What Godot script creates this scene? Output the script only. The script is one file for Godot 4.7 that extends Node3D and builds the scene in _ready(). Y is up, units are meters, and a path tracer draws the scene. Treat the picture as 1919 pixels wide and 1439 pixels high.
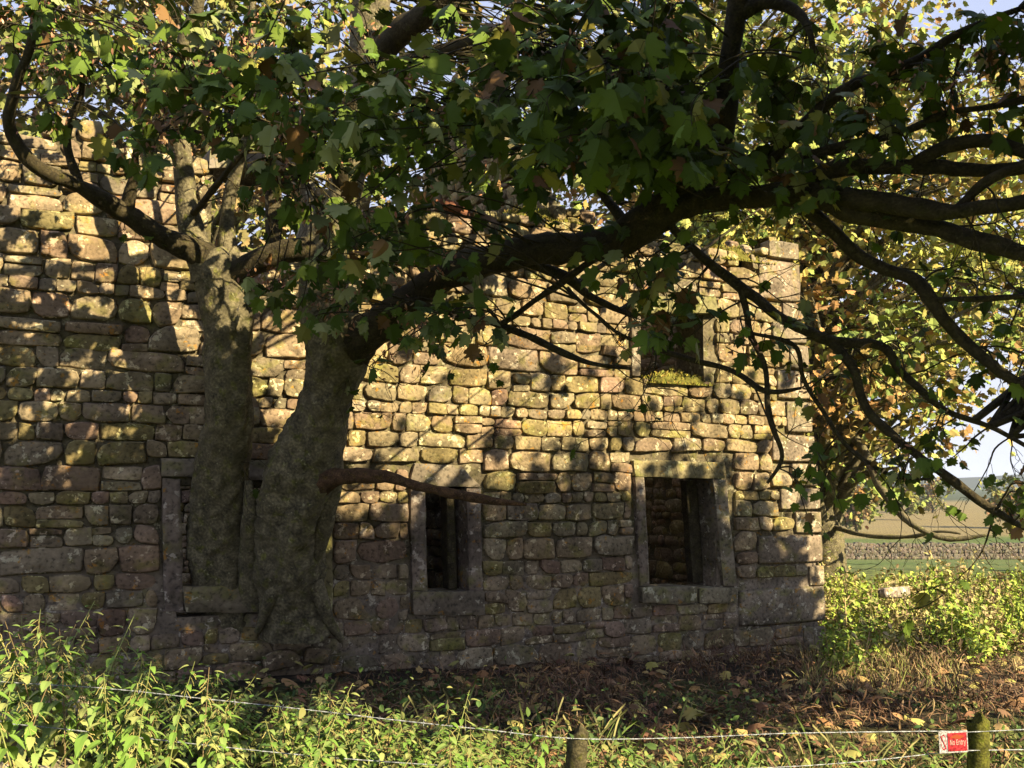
extends Node3D
# A roofless stone house ruin with a sycamore growing out of one of its windows.
# Units are metres, y is up. The photograph's pixels (1919 x 1439) only give directions; distances come from the wall and the ground.

const F := 2000.0
const EYE := Vector3(0, 1.75, 0)
const PITCH := 0.0998
var cam_basis: Basis
var rng := RandomNumberGenerator.new()
var nz := FastNoiseLite.new()
var SUN := Vector3(0.66, 0.51, 0.55).normalized()
# facade frame: origin under the far corner, u along the wall, n out of the wall towards the viewer's side
const ROT := 0.471
var WU := Vector3(cos(ROT), 0, -sin(ROT))
var WN := Vector3(-sin(ROT), 0, -cos(ROT)) * -1.0
var WO := Vector3.ZERO
var M := {}
var names := {}
var knots := []

# ------------------------------------------------------------------ mesh collector
class Geo:
	var v := PackedVector3Array()
	var i := PackedInt32Array()
	var c := PackedColorArray()
	func add(p: Vector3, col := Color.WHITE) -> int:
		v.append(p); c.append(col)
		return v.size() - 1
	func tri(a: int, b: int, d: int) -> void:
		i.append(a); i.append(b); i.append(d)
	func quad(a: int, b: int, d: int, e: int) -> void:
		tri(a, b, d); tri(a, d, e)
	func merge(o: Geo, t: Transform3D) -> void:
		var base := v.size()
		for k in o.v.size():
			v.append(t * o.v[k]); c.append(o.c[k])
		for k in o.i: i.append(base + k)
	func commit(smooth := true) -> ArrayMesh:
		var vv := v
		var cc := c
		var ii := i
		if not smooth:
			vv = PackedVector3Array(); cc = PackedColorArray(); ii = PackedInt32Array()
			for k in i.size():
				vv.append(v[i[k]]); cc.append(c[i[k]]); ii.append(k)
		var n := PackedVector3Array()
		n.resize(vv.size())
		for k in range(0, ii.size(), 3):
			var a := vv[ii[k]]
			var w := (vv[ii[k + 2]] - a).cross(vv[ii[k + 1]] - a)
			n[ii[k]] += w; n[ii[k + 1]] += w; n[ii[k + 2]] += w
		for k in n.size():
			n[k] = n[k].normalized() if n[k].length_squared() > 1e-20 else Vector3.UP
		var arr := []
		arr.resize(Mesh.ARRAY_MAX)
		arr[Mesh.ARRAY_VERTEX] = vv
		arr[Mesh.ARRAY_NORMAL] = n
		arr[Mesh.ARRAY_COLOR] = cc
		arr[Mesh.ARRAY_INDEX] = ii
		var m := ArrayMesh.new()
		m.add_surface_from_arrays(Mesh.PRIMITIVE_TRIANGLES, arr)
		return m

# ------------------------------------------------------------------ helpers
func ray(px: float, py: float) -> Vector3:
	return cam_basis * Vector3((px - 959.5) / F, (719.5 - py) / F, -1.0)

func atd(px: float, py: float, d: float) -> Vector3:
	return EYE + ray(px, py) * d

func to_px(p: Vector3) -> Vector3:
	var q := cam_basis.inverse() * (p - EYE)
	var d := maxf(-q.z, 0.01)
	return Vector3(959.5 + q.x / d * F, 719.5 - q.y / d * F, -q.z)

func on_wall(px: float, py: float) -> Vector2:
	var r := ray(px, py)
	var t := (WO - EYE).dot(WN) / r.dot(WN)
	var p := EYE + r * t
	return Vector2((p - WO).dot(WU), p.y)

func wall_pt(s: float, h: float, o := 0.0) -> Vector3:
	return WO + WU * s + Vector3.UP * h + WN * o

func numbered(called: String) -> String:
	var k: int = names.get(called, 0)
	names[called] = k + 1
	return called if k == 0 else "%s_%03d" % [called, k]

func tag(o: Node, label := "", category := "", group := "", kind := "") -> void:
	if label: o.set_meta("label", label)
	if category: o.set_meta("category", category)
	if group: o.set_meta("group", group)
	if kind: o.set_meta("kind", kind)

func base_node(called: String, at := Vector3.ZERO, turn := 0.0) -> Node3D:
	var o := Node3D.new()
	o.name = numbered(called)
	add_child(o)
	o.position = at
	o.rotation.y = turn
	return o

func put(called: String, mesh: Mesh, mat: Material, parent: Node = self, t := Transform3D()) -> MeshInstance3D:
	var o := MeshInstance3D.new()
	o.name = numbered(called) if parent == self else called
	o.mesh = mesh
	o.material_override = mat
	parent.add_child(o, true)
	o.transform = t
	return o

func multi(called: String, mesh: Mesh, mat: Material, ts: Array, cols: Array, parent: Node = self) -> MultiMeshInstance3D:
	var mm := MultiMesh.new()
	mm.transform_format = MultiMesh.TRANSFORM_3D
	mm.use_colors = true
	mm.mesh = mesh
	mm.instance_count = ts.size()
	for k in ts.size():
		mm.set_instance_transform(k, ts[k])
		mm.set_instance_color(k, cols[k])
	var o := MultiMeshInstance3D.new()
	o.name = numbered(called) if parent == self else called
	o.multimesh = mm
	o.material_override = mat
	o.set_meta("kind", "stuff")
	parent.add_child(o, true)
	return o

func sm(a: float, b: float, x: float) -> float:
	return smoothstep(a, b, x)

func rr(a: float, b: float) -> float:
	return rng.randf_range(a, b)

func rdir() -> Vector3:
	return Vector3(rng.randfn(), rng.randfn(), rng.randfn()).normalized()

func tint(c: Color, k: float) -> Color:
	var f := 1.0 + rr(-k, k)
	return Color(c.r * f * (1 + rr(-k, k) * 0.25), c.g * f * (1 + rr(-k, k) * 0.25), c.b * f * (1 + rr(-k, k) * 0.3))

# Catmull-Rom through points carrying a radius
func smooth_path(pts: Array, per: int) -> Array:
	var out := []
	for k in pts.size() - 1:
		var p0: Vector4 = pts[maxi(k - 1, 0)]
		var p1: Vector4 = pts[k]
		var p2: Vector4 = pts[k + 1]
		var p3: Vector4 = pts[mini(k + 2, pts.size() - 1)]
		for j in per:
			var t := float(j) / per
			out.append(0.5 * ((2.0 * p1) + (p2 - p0) * t + (2.0 * p0 - 5.0 * p1 + 4.0 * p2 - p3) * t * t + (3.0 * p1 - p0 - 3.0 * p2 + p3) * t * t * t))
	out.append(pts[-1])
	return out

func tube(g: Geo, path: Array, sides: int, rough := 0.0, col := Color.WHITE) -> void:
	var nn := path.size()
	var big := sides > 18
	if nn < 2: return
	var ref := Vector3.UP
	var first := -1
	for k in nn:
		var p: Vector4 = path[k]
		var a: Vector4 = path[maxi(k - 1, 0)]
		var b: Vector4 = path[mini(k + 1, nn - 1)]
		var T := Vector3(b.x - a.x, b.y - a.y, b.z - a.z).normalized()
		if k == 0: ref = T.cross(Vector3(0.3, 0.1, 1)).normalized()
		ref = (ref - T * ref.dot(T)).normalized()
		var B := T.cross(ref)
		var c := Vector3(p.x, p.y, p.z)
		var start := g.v.size()
		if k == 0: first = start
		for m in sides:
			var an := TAU * m / sides
			var d := ref * cos(an) + B * sin(an)
			var r := maxf(p.w, 0.001)
			if rough > 0.0:
				var q := c + d * r
				r *= 1.0 + rough * (nz.get_noise_3d(q.x * 260, q.y * 90, q.z * 260) * 1.2 + nz.get_noise_3d(q.x * 900, q.y * 500, q.z * 900) * 0.5)
				if big:
					r *= 1.0 - 0.07 * pow(1.0 - absf(nz.get_noise_3d(q.x * 700, q.y * 120, q.z * 700 + 40)), 6.0)
					for kn in knots:
						r *= 1.0 + kn.w * exp(-q.distance_squared_to(Vector3(kn.x, kn.y, kn.z)) / 0.006)
			g.add(c + d * r, col)
		if k > 0:
			for m in sides:
				var m2 := (m + 1) % sides
				g.quad(start - sides + m, start + m, start + m2, start - sides + m2)
	var e: Vector4 = path[nn - 1]
	var tip := g.add(Vector3(e.x, e.y, e.z), col)
	for m in sides:
		g.tri(g.v.size() - 1 - sides + m, tip, g.v.size() - 1 - sides + (m + 1) % sides)

func px_path(a: Array) -> Array:
	var out := []
	for q in a:
		var p := atd(q[0], q[1], q[2])
		out.append(Vector4(p.x, p.y, p.z, q[3] * q[2] / F))
	return out

# ------------------------------------------------------------------ textures and materials
func noise_bytes(size: int, freq: float, sd: int, kind := FastNoiseLite.TYPE_SIMPLEX_SMOOTH, oct := 4, cell := -1) -> PackedByteArray:
	var f := FastNoiseLite.new()
	f.noise_type = kind
	f.seed = sd
	f.frequency = freq
	f.fractal_octaves = oct
	if oct <= 1: f.fractal_type = FastNoiseLite.FRACTAL_NONE
	if cell >= 0: f.cellular_return_type = cell
	var im := f.get_seamless_image(size, size)
	im.convert(Image.FORMAT_L8)
	return im.get_data()

func tex(im: Image, mip := true) -> ImageTexture:
	if mip: im.generate_mipmaps()
	return ImageTexture.create_from_image(im)

func mat(col: Color, rough := 0.9) -> StandardMaterial3D:
	var m := StandardMaterial3D.new()
	m.albedo_color = col.linear_to_srgb()
	m.roughness = rough
	m.metallic_specular = 0.3
	return m

func triplanar(m: StandardMaterial3D, per_m: float) -> void:
	m.uv1_triplanar = true
	m.uv1_world_triplanar = true
	m.uv1_scale = Vector3.ONE * per_m
	m.uv1_triplanar_sharpness = 3.0

func make_materials() -> void:
	var S := 1024
	# stone: mottle, grain, pale lichen crusts, orange lichen, algae
	var a := noise_bytes(S, 0.006, 1)
	var b := noise_bytes(S, 0.05, 2)
	var l := noise_bytes(S, 0.018, 3)
	var l2 := noise_bytes(S, 0.09, 4)
	var o := noise_bytes(S, 0.014, 5)
	var al := noise_bytes(S, 0.009, 6)
	var px := PackedByteArray(); px.resize(S * S * 3)
	var hp := PackedByteArray(); hp.resize(S * S)
	for k in S * S:
		var g := 0.5 + (a[k] - 128) / 255.0 * 0.34 + (b[k] - 128) / 255.0 * 0.2 + 0.1
		var r := g * 1.03
		var gg := g
		var bb := g * 0.96
		var alg := clampf((al[k] - 146) / 60.0, 0, 1) * 0.4
		r = lerpf(r, g * 0.92, alg); gg = lerpf(gg, g * 1.02, alg); bb = lerpf(bb, g * 0.5, alg)
		var li := clampf((l[k] + (l2[k] - 128) * 0.35 - 178) / 12.0, 0, 1)
		r = lerpf(r, 0.93, li); gg = lerpf(gg, 0.95, li); bb = lerpf(bb, 0.93, li)
		var og := clampf((o[k] + (l2[k] - 128) * 0.3 - 206) / 16.0, 0, 1) * 0.55
		r = lerpf(r, 0.92, og); gg = lerpf(gg, 0.66, og); bb = lerpf(bb, 0.2, og)
		var pit := clampf((84 - b[k]) / 30.0, 0, 1) * 0.25
		r *= 1 - pit; gg *= 1 - pit; bb *= 1 - pit
		px[k * 3] = int(clampf(r, 0, 1) * 255); px[k * 3 + 1] = int(clampf(gg, 0, 1) * 255); px[k * 3 + 2] = int(clampf(bb, 0, 1) * 255)
		hp[k] = int(clampf(0.5 + (b[k] - 128) / 255.0 * 0.9 + (a[k] - 128) / 255.0 * 0.5 + li * 0.06, 0, 1) * 255)
	var st := tex(Image.create_from_data(S, S, false, Image.FORMAT_RGB8, px))
	var him := Image.create_from_data(S, S, false, Image.FORMAT_L8, hp)
	him.convert(Image.FORMAT_RGBA8)
	him.bump_map_to_normal_map(5.0)
	var sn := tex(him)
	var stone := mat(Color(1, 1, 1), 0.95)
	stone.albedo_texture = st
	stone.vertex_color_use_as_albedo = true
	stone.normal_enabled = true
	stone.normal_texture = sn
	stone.normal_scale = 0.6
	triplanar(stone, 0.42)
	M.stone = stone
	var dressed: StandardMaterial3D = stone.duplicate()
	dressed.normal_scale = 0.45
	triplanar(dressed, 0.33)
	dressed.uv1_offset = Vector3(0.3, 0.7, 0.2)
	M.dressed = dressed
	# bark
	S = 512
	a = noise_bytes(S, 0.012, 11); b = noise_bytes(S, 0.06, 12); l = noise_bytes(S, 0.03, 13); o = noise_bytes(S, 0.014, 14)
	px.resize(S * S * 3)
	for k in S * S:
		var g := 0.48 + (a[k] - 128) / 255.0 * 0.3 + (b[k] - 128) / 255.0 * 0.32
		var r := g * 1.02
		var gg := g * 0.98
		var bb := g * 0.84
		var mo := clampf((o[k] - 158) / 60.0, 0, 1) * 0.55
		r = lerpf(r, g * 0.9, mo); gg = lerpf(gg, g * 0.98, mo); bb = lerpf(bb, g * 0.35, mo)
		var li := clampf((l[k] - 190) / 20.0, 0, 1) * 0.7
		r = lerpf(r, 0.80, li); gg = lerpf(gg, 0.81, li); bb = lerpf(bb, 0.7, li)
		px[k * 3] = int(clampf(r, 0, 1) * 255); px[k * 3 + 1] = int(clampf(gg, 0, 1) * 255); px[k * 3 + 2] = int(clampf(bb, 0, 1) * 255)
	var bt := tex(Image.create_from_data(S, S, false, Image.FORMAT_RGB8, px))
	var bim := Image.create_from_data(S, S, false, Image.FORMAT_L8, b)
	bim.convert(Image.FORMAT_RGBA8)
	bim.bump_map_to_normal_map(4.0)
	var bn := tex(bim)
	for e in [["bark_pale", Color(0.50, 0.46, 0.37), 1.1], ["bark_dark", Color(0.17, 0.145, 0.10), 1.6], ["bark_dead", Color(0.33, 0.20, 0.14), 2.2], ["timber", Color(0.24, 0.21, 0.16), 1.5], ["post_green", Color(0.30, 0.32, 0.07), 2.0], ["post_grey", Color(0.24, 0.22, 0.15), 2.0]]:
		var m := mat(e[1], 0.92)
		m.albedo_texture = bt
		m.normal_enabled = true
		m.normal_texture = bn
		m.normal_scale = 0.7
		triplanar(m, e[2])
		M[e[0]] = m
	# soil and turf: vertex colour times grain
	for k in S * S:
		var g := 0.62 + (a[k] - 128) / 255.0 * 0.5 + (b[k] - 128) / 255.0 * 0.5
		for q in 3: px[k * 3 + q] = int(clampf(g, 0, 1) * 255)
	var gt := tex(Image.create_from_data(S, S, false, Image.FORMAT_RGB8, px))
	var gm := mat(Color(1, 1, 1), 1.0)
	gm.albedo_texture = gt
	gm.vertex_color_use_as_albedo = true
	triplanar(gm, 0.5)
	M.ground = gm
	var moss: StandardMaterial3D = gm.duplicate()
	triplanar(moss, 3.0)
	M.moss = moss
	var lf := mat(Color(1, 1, 1), 0.62)
	lf.metallic_specular = 0.22
	lf.vertex_color_use_as_albedo = true
	lf.backlight = Color(0.55, 0.62, 0.25)
	lf.cull_mode = BaseMaterial3D.CULL_DISABLED
	M.leaf = lf
	var dry := mat(Color(1, 1, 1), 0.8)
	dry.vertex_color_use_as_albedo = true
	dry.backlight = Color(0.3, 0.25, 0.15)
	dry.cull_mode = BaseMaterial3D.CULL_DISABLED
	M.dry = dry
	var pal := {"leaf_dark": Color(0.055, 0.085, 0.012), "leaf_mid": Color(0.095, 0.14, 0.02), "leaf_pale": Color(0.21, 0.23, 0.085), "leaf_yellow": Color(0.22, 0.21, 0.04), "leaf_brown": Color(0.16, 0.09, 0.035), "nettle_a": Color(0.12, 0.20, 0.035), "nettle_b": Color(0.16, 0.22, 0.06), "nettle_c": Color(0.23, 0.25, 0.08), "nettle_stem": Color(0.17, 0.12, 0.06), "catkin": Color(0.33, 0.28, 0.10)}
	for k in pal:
		var m2: StandardMaterial3D = lf.duplicate()
		m2.vertex_color_use_as_albedo = true
		m2.albedo_color = (pal[k] as Color).linear_to_srgb()
		M[k] = m2
	M.wire = mat(Color(0.62, 0.65, 0.70), 0.5)
	M.wire.metallic = 0.35
	M.white = mat(Color(0.95, 0.90, 0.88), 0.5)
	M.red = mat(Color(0.95, 0.07, 0.09), 0.5)
	for e in [["white", 9.0], ["red", 7.0], ["wire", 11.0]]:
		M[e[0]].albedo_texture = gt
		triplanar(M[e[0]], e[1])
	M.faded = mat(Color(0.66, 0.40, 0.34), 0.55)

# ------------------------------------------------------------------ terrain
func gy(x: float, z: float) -> float:
	var d := -z
	var near := lerpf(0.2, -0.05, sm(-4.0, 3.5, x)) - 0.3 * sm(0.0, 3.0, x) * sm(-8.8, -6.3, z)
	near += 0.06 * nz.get_noise_2d(x * 55, z * 55) + 0.03 * nz.get_noise_2d(x * 170, z * 170)
	var rear := -0.15
	var far := rear
	if d > 26: far = rear - 0.057 * (minf(d, 70.0) - 26.0)
	if d > 70: far = -2.66 + 0.0042 * (d - 70.0)
	if d > 300: far = -1.69 + 0.0065 * (d - 300.0)
	return lerpf(near, far, sm(13.0, 18.0, d))

func build_ground() -> void:
	var g := Geo.new()
	var zs := []
	var z := 6.0
	while z > -1500.0:
		zs.append(z)
		z -= 0.25 if z > -16 else (1.0 if z > -40 else (5.0 if z > -130 else 60.0))
	var nx := 100
	for zz in zs:
		var half := 11.0 + maxf(0.0, -zz - 8.0) * 0.95
		for k in nx + 1:
			var x: float = (float(k) / nx * 2.0 - 1.0) * half
			var d: float = -zz
			var n1 := nz.get_noise_2d(x * 60 + 300, zz * 60)
			var turf := Color(0.17, 0.25, 0.05).lerp(Color(0.26, 0.30, 0.08), clampf(0.5 + nz.get_noise_2d(x * 9, zz * 9 + 60), 0, 1))
			var out_w := (Vector3(x, 0, zz) - WO).dot(WN)
			var along := (Vector3(x, 0, zz) - WO).dot(WU)
			# bare earth and litter round the ruin
			var bare := sm(4.5, 2.5, out_w) * sm(3.5, 0.5, along) * sm(-8, -6, out_w)
			var c := turf.lerp(Color(0.075, 0.055, 0.032), clampf(bare * (1.0 + n1), 0, 1))
			if d > 95 + x * 0.12: c = Color(0.46, 0.36, 0.15)
			if d > 320: c = Color(0.13, 0.16, 0.07)
			g.add(Vector3(x, gy(x, zz), zz), tint(c, 0.06))
	for j in zs.size() - 1:
		for k in nx:
			var a := j * (nx + 1) + k
			g.quad(a, a + nx + 1, a + nx + 2, a + 1)
	# a sheet seen from above: clockwise from above
	var o := put("ground", g.commit(), M.ground)
	tag(o, "", "", "", "structure")
	var h := Geo.new()
	var prof := []
	for k in 61:
		var x := -400.0 + k * 40.0
		prof.append([x, 14.0 + 26.0 * (0.5 + nz.get_noise_1d(k * 6.0)) * sm(-300, 700, x)])
	for e in prof:
		h.add(Vector3(e[0], -6, -1380), Color(0.09, 0.10, 0.05)); h.add(Vector3(e[0], e[1], -1460), Color(0.09, 0.10, 0.05)); h.add(Vector3(e[0], -6, -1700), Color(0.09, 0.10, 0.05))
	for k in 60:
		h.quad(k * 3, k * 3 + 1, k * 3 + 4, k * 3 + 3)
		h.quad(k * 3 + 1, k * 3 + 2, k * 3 + 5, k * 3 + 4)
	tag(put("hills", h.commit(), M.ground), "", "", "", "structure")

# ------------------------------------------------------------------ stones
const EDGE := [0.0, 0.05, 0.27, 0.5, 0.73, 0.95, 1.0]
const EDGEY := [0.0, 0.09, 0.5, 0.91, 1.0]

func stone_geo(w: float, h: float, depth: float, col: Color, bulge := 0.022, sharp := false) -> Geo:
	var g := Geo.new()
	var off := Vector3(rr(-900, 900), rr(-900, 900), rr(-900, 900))
	var bev := minf(w, h) * (0.06 if sharp else 0.13)
	var nx := EDGE.size()
	var ny := EDGEY.size()
	var jit := 0.004 if sharp else minf(w, h) * 0.10
	var sk := 0.0 if sharp else rr(-0.09, 0.09)
	var tp := 0.0 if sharp else rr(-0.1, 0.1)
	var cut := []
	for k in 4: cut.append(0.04 if sharp else pow(rng.randf(), 2.2) * 0.34)
	var wob := rr(0, 50)
	for j in ny:
		for k in nx:
			var fx: float = EDGE[k] * 2 - 1
			var fy: float = EDGEY[j] * 2 - 1
			var rim := maxf(absf(fx), absf(fy))
			var z := bulge * (1.0 - pow(absf(fx), 3.0)) * (1.0 - pow(absf(fy), 3.0))
			var cor := maxf(0.0, absf(fx) + absf(fy) - 1.45) / 0.55 * (0.1 if sharp else 0.3)
			var cc: float = cut[(1 if fx > 0 else 0) + (2 if fy > 0 else 0)] * minf(w, h) * absf(fx) * absf(fy) * absf(fx * fy)
			var x := fx * w * 0.5 - signf(fx) * (cor * bev * 0.8 + cc * 0.8)
			var y := fy * h * 0.5 - signf(fy) * (cor * bev * 0.7 + cc * 0.55)
			if not sharp: y -= signf(fy) * absf(fy) * h * 0.012 * (1.0 + sin(fx * 2.4 + wob + fy * 2.0))
			x += fy * h * sk * 0.5
			y += fx * h * tp * 0.5
			if rim > 0.99: z -= bev * 0.55
			var q := off + Vector3(x, y, 0) * 420.0
			x += nz.get_noise_3d(q.x, q.y, 7) * jit
			y += nz.get_noise_3d(q.x, q.y, 77) * jit
			z += nz.get_noise_3d(q.x * 1.3, q.y * 1.3, 177) * (0.006 if sharp else 0.026)
			g.add(Vector3(x, y, z), col)
	for j in ny - 1:
		for k in nx - 1:
			var a := j * nx + k
			g.quad(a, a + nx, a + nx + 1, a + 1)
	var ring := []
	for k in nx: ring.append(k)
	for j in range(1, ny): ring.append(j * nx + nx - 1)
	for k in range(nx - 2, -1, -1): ring.append((ny - 1) * nx + k)
	for j in range(ny - 2, 0, -1): ring.append(j * nx)
	var back := []
	for e in ring:
		var p: Vector3 = g.v[e]
		back.append(g.add(Vector3(p.x * 0.94, p.y * 0.94, -depth), col))
	for k in ring.size():
		var k2 := (k + 1) % ring.size()
		g.quad(ring[k], ring[k2], back[k2], back[k])
	return g

func stone_color(s: float, h: float) -> Color:
	var r := rng.randf()
	var c: Color
	# pinkish brown rubble low down and near the tree, yellow-green algae stone higher up towards the corner
	var hi := clampf((h - 0.9) / 2.0, 0, 1) * clampf((s + 8.0) / 4.0, 0.35, 1)
	if r < 0.36: c = Color(0.57, 0.475, 0.36)
	elif r < 0.56: c = Color(0.47, 0.41, 0.34)
	elif r < 0.72: c = Color(0.50, 0.385, 0.32)
	elif r < 0.86: c = Color(0.66, 0.58, 0.45)
	else: c = Color(0.50, 0.44, 0.25)
	c = c.lerp(Color(0.54, 0.47, 0.22), hi * rr(0.0, 0.5))
	return tint(Color(c.r * 1.05, c.g * 0.99, c.b * 0.86), 0.16)

# excluded and free rectangles are [s0, h0, s1, h1]
func px_rect(x0: float, y0: float, x1: float, y1: float) -> Array:
	var xm := (x0 + x1) * 0.5
	var ym := (y0 + y1) * 0.5
	return [on_wall(x0, ym).x, on_wall(xm, y1).y, on_wall(x1, ym).x, on_wall(xm, y0).y]

func lay(s0: float, s1: float, h0: float, h1: float, top: Callable, ends: Callable, holes: Array, big := 1.0) -> Array:
	var out := []
	var h := h0
	while h < h1:
		var ch := rr(0.13, 0.235) * big
		if rng.randf() < 0.2: ch = rr(0.075, 0.11) * big
		var blocked := []
		for e in holes:
			var ov: float = minf(e[3], h + ch) - maxf(e[1], h)
			if ov > ch * 0.34: blocked.append(e)
		var lim: Vector2 = ends.call(h + ch * 0.5)
		var s := maxf(s0, lim.x)
		var s_end := minf(s1, lim.y)
		while s < s_end - 0.03:
			var inside := false
			for e in blocked:
				if s > e[0] - 0.035 and s < e[2]:
					s = e[2] + 0.004
					inside = true
			if inside: continue
			var w := clampf(ch * rr(0.8, 2.3), 0.12, 0.56)
			if rng.randf() < 0.12: w *= 1.5
			var stop := s_end
			for e in blocked:
				if e[0] > s: stop = minf(stop, e[0] - 0.002)
			if s + w > stop - 0.07: w = stop - s
			if w < 0.03:
				s += w + 0.01
				continue
			if w > 0.72 * big: w *= 0.5
			var lo := h
			var hi := h + ch
			for e in holes:
				if e in blocked: continue
				if e[2] > s and e[0] < s + w:
					if e[3] > lo and e[3] < hi and e[1] < lo: lo = e[3] + 0.004
					elif e[1] < hi and e[1] > lo: hi = e[1] - 0.004
			var wave := 0.03 * nz.get_noise_2d(s * 45, h * 45 + 40) + 0.07 * nz.get_noise_2d(s * 18 + 90, h * 12)
			var mid := s + w * 0.5
			if blocked.is_empty() and hi == h + ch and w > 0.16 and rng.randf() < 0.13:
				hi += rr(0.06, 0.15)
				holes.append([s, lo, s + w, hi])
				wave = 0.0
			if lo + (hi - lo) * 0.55 < top.call(mid) and hi - lo > 0.03:
				var gap := rr(-0.004, 0.006)
				if hi - lo > 0.15 and rng.randf() < 0.24:
					var cut := lerpf(lo, hi, rr(0.32, 0.68))
					out.append([mid, (lo + cut) * 0.5 + wave, w - gap, cut - lo - gap])
					out.append([mid + rr(-0.02, 0.02), (hi + cut) * 0.5 + wave, w - gap, hi - cut - gap])
				else:
					out.append([mid, (lo + hi) * 0.5 + wave * (1.0 if blocked.is_empty() else 0.5), w - gap, hi - lo - gap])
			s += w
		h += ch
	return out

# wall core: a slab made of cells, left out in the openings and above the broken top
func core(o: Vector3, u: Vector3, n: Vector3, s0: float, s1: float, h0: float, h1: float, top: Callable, ends: Callable, holes: Array, thick: float, low: float) -> Geo:
	var g := Geo.new()
	var cs := 0.1
	var cols := int(ceil((s1 - s0) / cs))
	var rows := int(ceil((h1 - h0) / cs))
	var full := []
	for j in rows:
		for k in cols:
			var s := s0 + (k + 0.5) * cs
			var h := h0 + (j + 0.5) * cs
			var lim: Vector2 = ends.call(h)
			var ok: bool = h < float(top.call(s)) - 0.12 and s > lim.x and s < lim.y - 0.05
			for e in holes:
				if s > e[0] - 0.02 and s < e[2] + 0.02 and h > e[1] - 0.03 and h < e[3] + 0.03: ok = false
			full.append(ok)
	var at := func(k: int, j: int, f: float) -> int:
		var s := s0 + k * cs
		var h := h0 + j * cs
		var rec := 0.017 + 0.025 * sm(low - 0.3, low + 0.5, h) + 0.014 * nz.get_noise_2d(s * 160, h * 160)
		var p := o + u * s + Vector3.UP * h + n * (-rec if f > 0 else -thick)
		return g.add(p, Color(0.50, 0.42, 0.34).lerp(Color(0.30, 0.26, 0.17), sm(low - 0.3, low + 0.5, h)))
	var is_full := func(k: int, j: int) -> bool:
		return k >= 0 and j >= 0 and k < cols and j < rows and full[j * cols + k]
	for j in rows:
		for k in cols:
			if not is_full.call(k, j): continue
			var f00: int = at.call(k, j, 1.0)
			var f10: int = at.call(k + 1, j, 1.0)
			var f01: int = at.call(k, j + 1, 1.0)
			var f11: int = at.call(k + 1, j + 1, 1.0)
			var b00: int = at.call(k, j, -1.0)
			var b10: int = at.call(k + 1, j, -1.0)
			var b01: int = at.call(k, j + 1, -1.0)
			var b11: int = at.call(k + 1, j + 1, -1.0)
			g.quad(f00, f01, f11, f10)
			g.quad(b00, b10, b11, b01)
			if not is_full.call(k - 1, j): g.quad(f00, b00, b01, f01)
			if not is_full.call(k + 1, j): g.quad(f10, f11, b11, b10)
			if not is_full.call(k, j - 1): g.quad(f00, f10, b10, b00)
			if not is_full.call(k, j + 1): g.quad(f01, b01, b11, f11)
	if u.cross(Vector3.UP).dot(n) < 0:
		for k in range(0, g.i.size(), 3):
			var sw := g.i[k + 1]
			g.i[k + 1] = g.i[k + 2]
			g.i[k + 2] = sw
	return g

# a dressed stone between four wall corners given in photograph pixels, running into the wall
func dressed(parent: Node, called: String, q: Array, front: float, depth: float, col: Color, m: Material = null) -> MeshInstance3D:
	var c := []
	for e in q: c.append(on_wall(e[0], e[1]))   # lower-left, upper-left, upper-right, lower-right
	var mid: Vector2 = (c[0] + c[1] + c[2] + c[3]) * 0.25
	var g := Geo.new()
	var ch := 0.012
	var nseg := 8
	var off := rr(0, 900)
	# front face as a small grid so that the face is a little uneven and its arrises are worn
	var idx := []
	for j in nseg + 1:
		for k in nseg + 1:
			var fx := float(k) / nseg
			var fy := float(j) / nseg
			var lo: Vector2 = c[0].lerp(c[3], fx)
			var hi: Vector2 = c[1].lerp(c[2], fx)
			var p := lo.lerp(hi, fy) - mid
			var edge := k == 0 or j == 0 or k == nseg or j == nseg
			p += Vector2(nz.get_noise_2d(p.x * 300 + off, p.y * 300), nz.get_noise_2d(p.x * 300, p.y * 300 + off)) * 0.014
			var z := nz.get_noise_2d(p.x * 200 + off, p.y * 200 + 50) * 0.008 - (ch if edge else 0.0)
			idx.append(g.add(Vector3(p.x, p.y, z), col))
	for j in nseg:
		for k in nseg:
			var a := j * (nseg + 1) + k
			g.quad(a, a + nseg + 1, a + nseg + 2, a + 1)
	var ring := []
	for k in nseg + 1: ring.append(k)
	for j in range(1, nseg + 1): ring.append(j * (nseg + 1) + nseg)
	for k in range(nseg - 1, -1, -1): ring.append(nseg * (nseg + 1) + k)
	for j in range(nseg - 1, 0, -1): ring.append(j * (nseg + 1))
	var r2 := []
	var r3 := []
	for e in ring:
		var p: Vector3 = g.v[e]
		r2.append(g.add(Vector3(p.x, p.y, p.z), col))
		r3.append(g.add(Vector3(p.x, p.y, -depth), col))
	for k in ring.size():
		var k2 := (k + 1) % ring.size()
		g.quad(r2[k], r2[k2], r3[k2], r3[k])
	var cb := g.add(Vector3(0, 0, -depth), col)
	for k in ring.size(): g.tri(r3[k], r3[(k + 1) % ring.size()], cb)
	var t := Transform3D(Basis(WU, Vector3.UP, WN), wall_pt(mid.x, mid.y, front))
	return put(called, g.commit(), m if m else M.dressed, parent, t)

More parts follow.
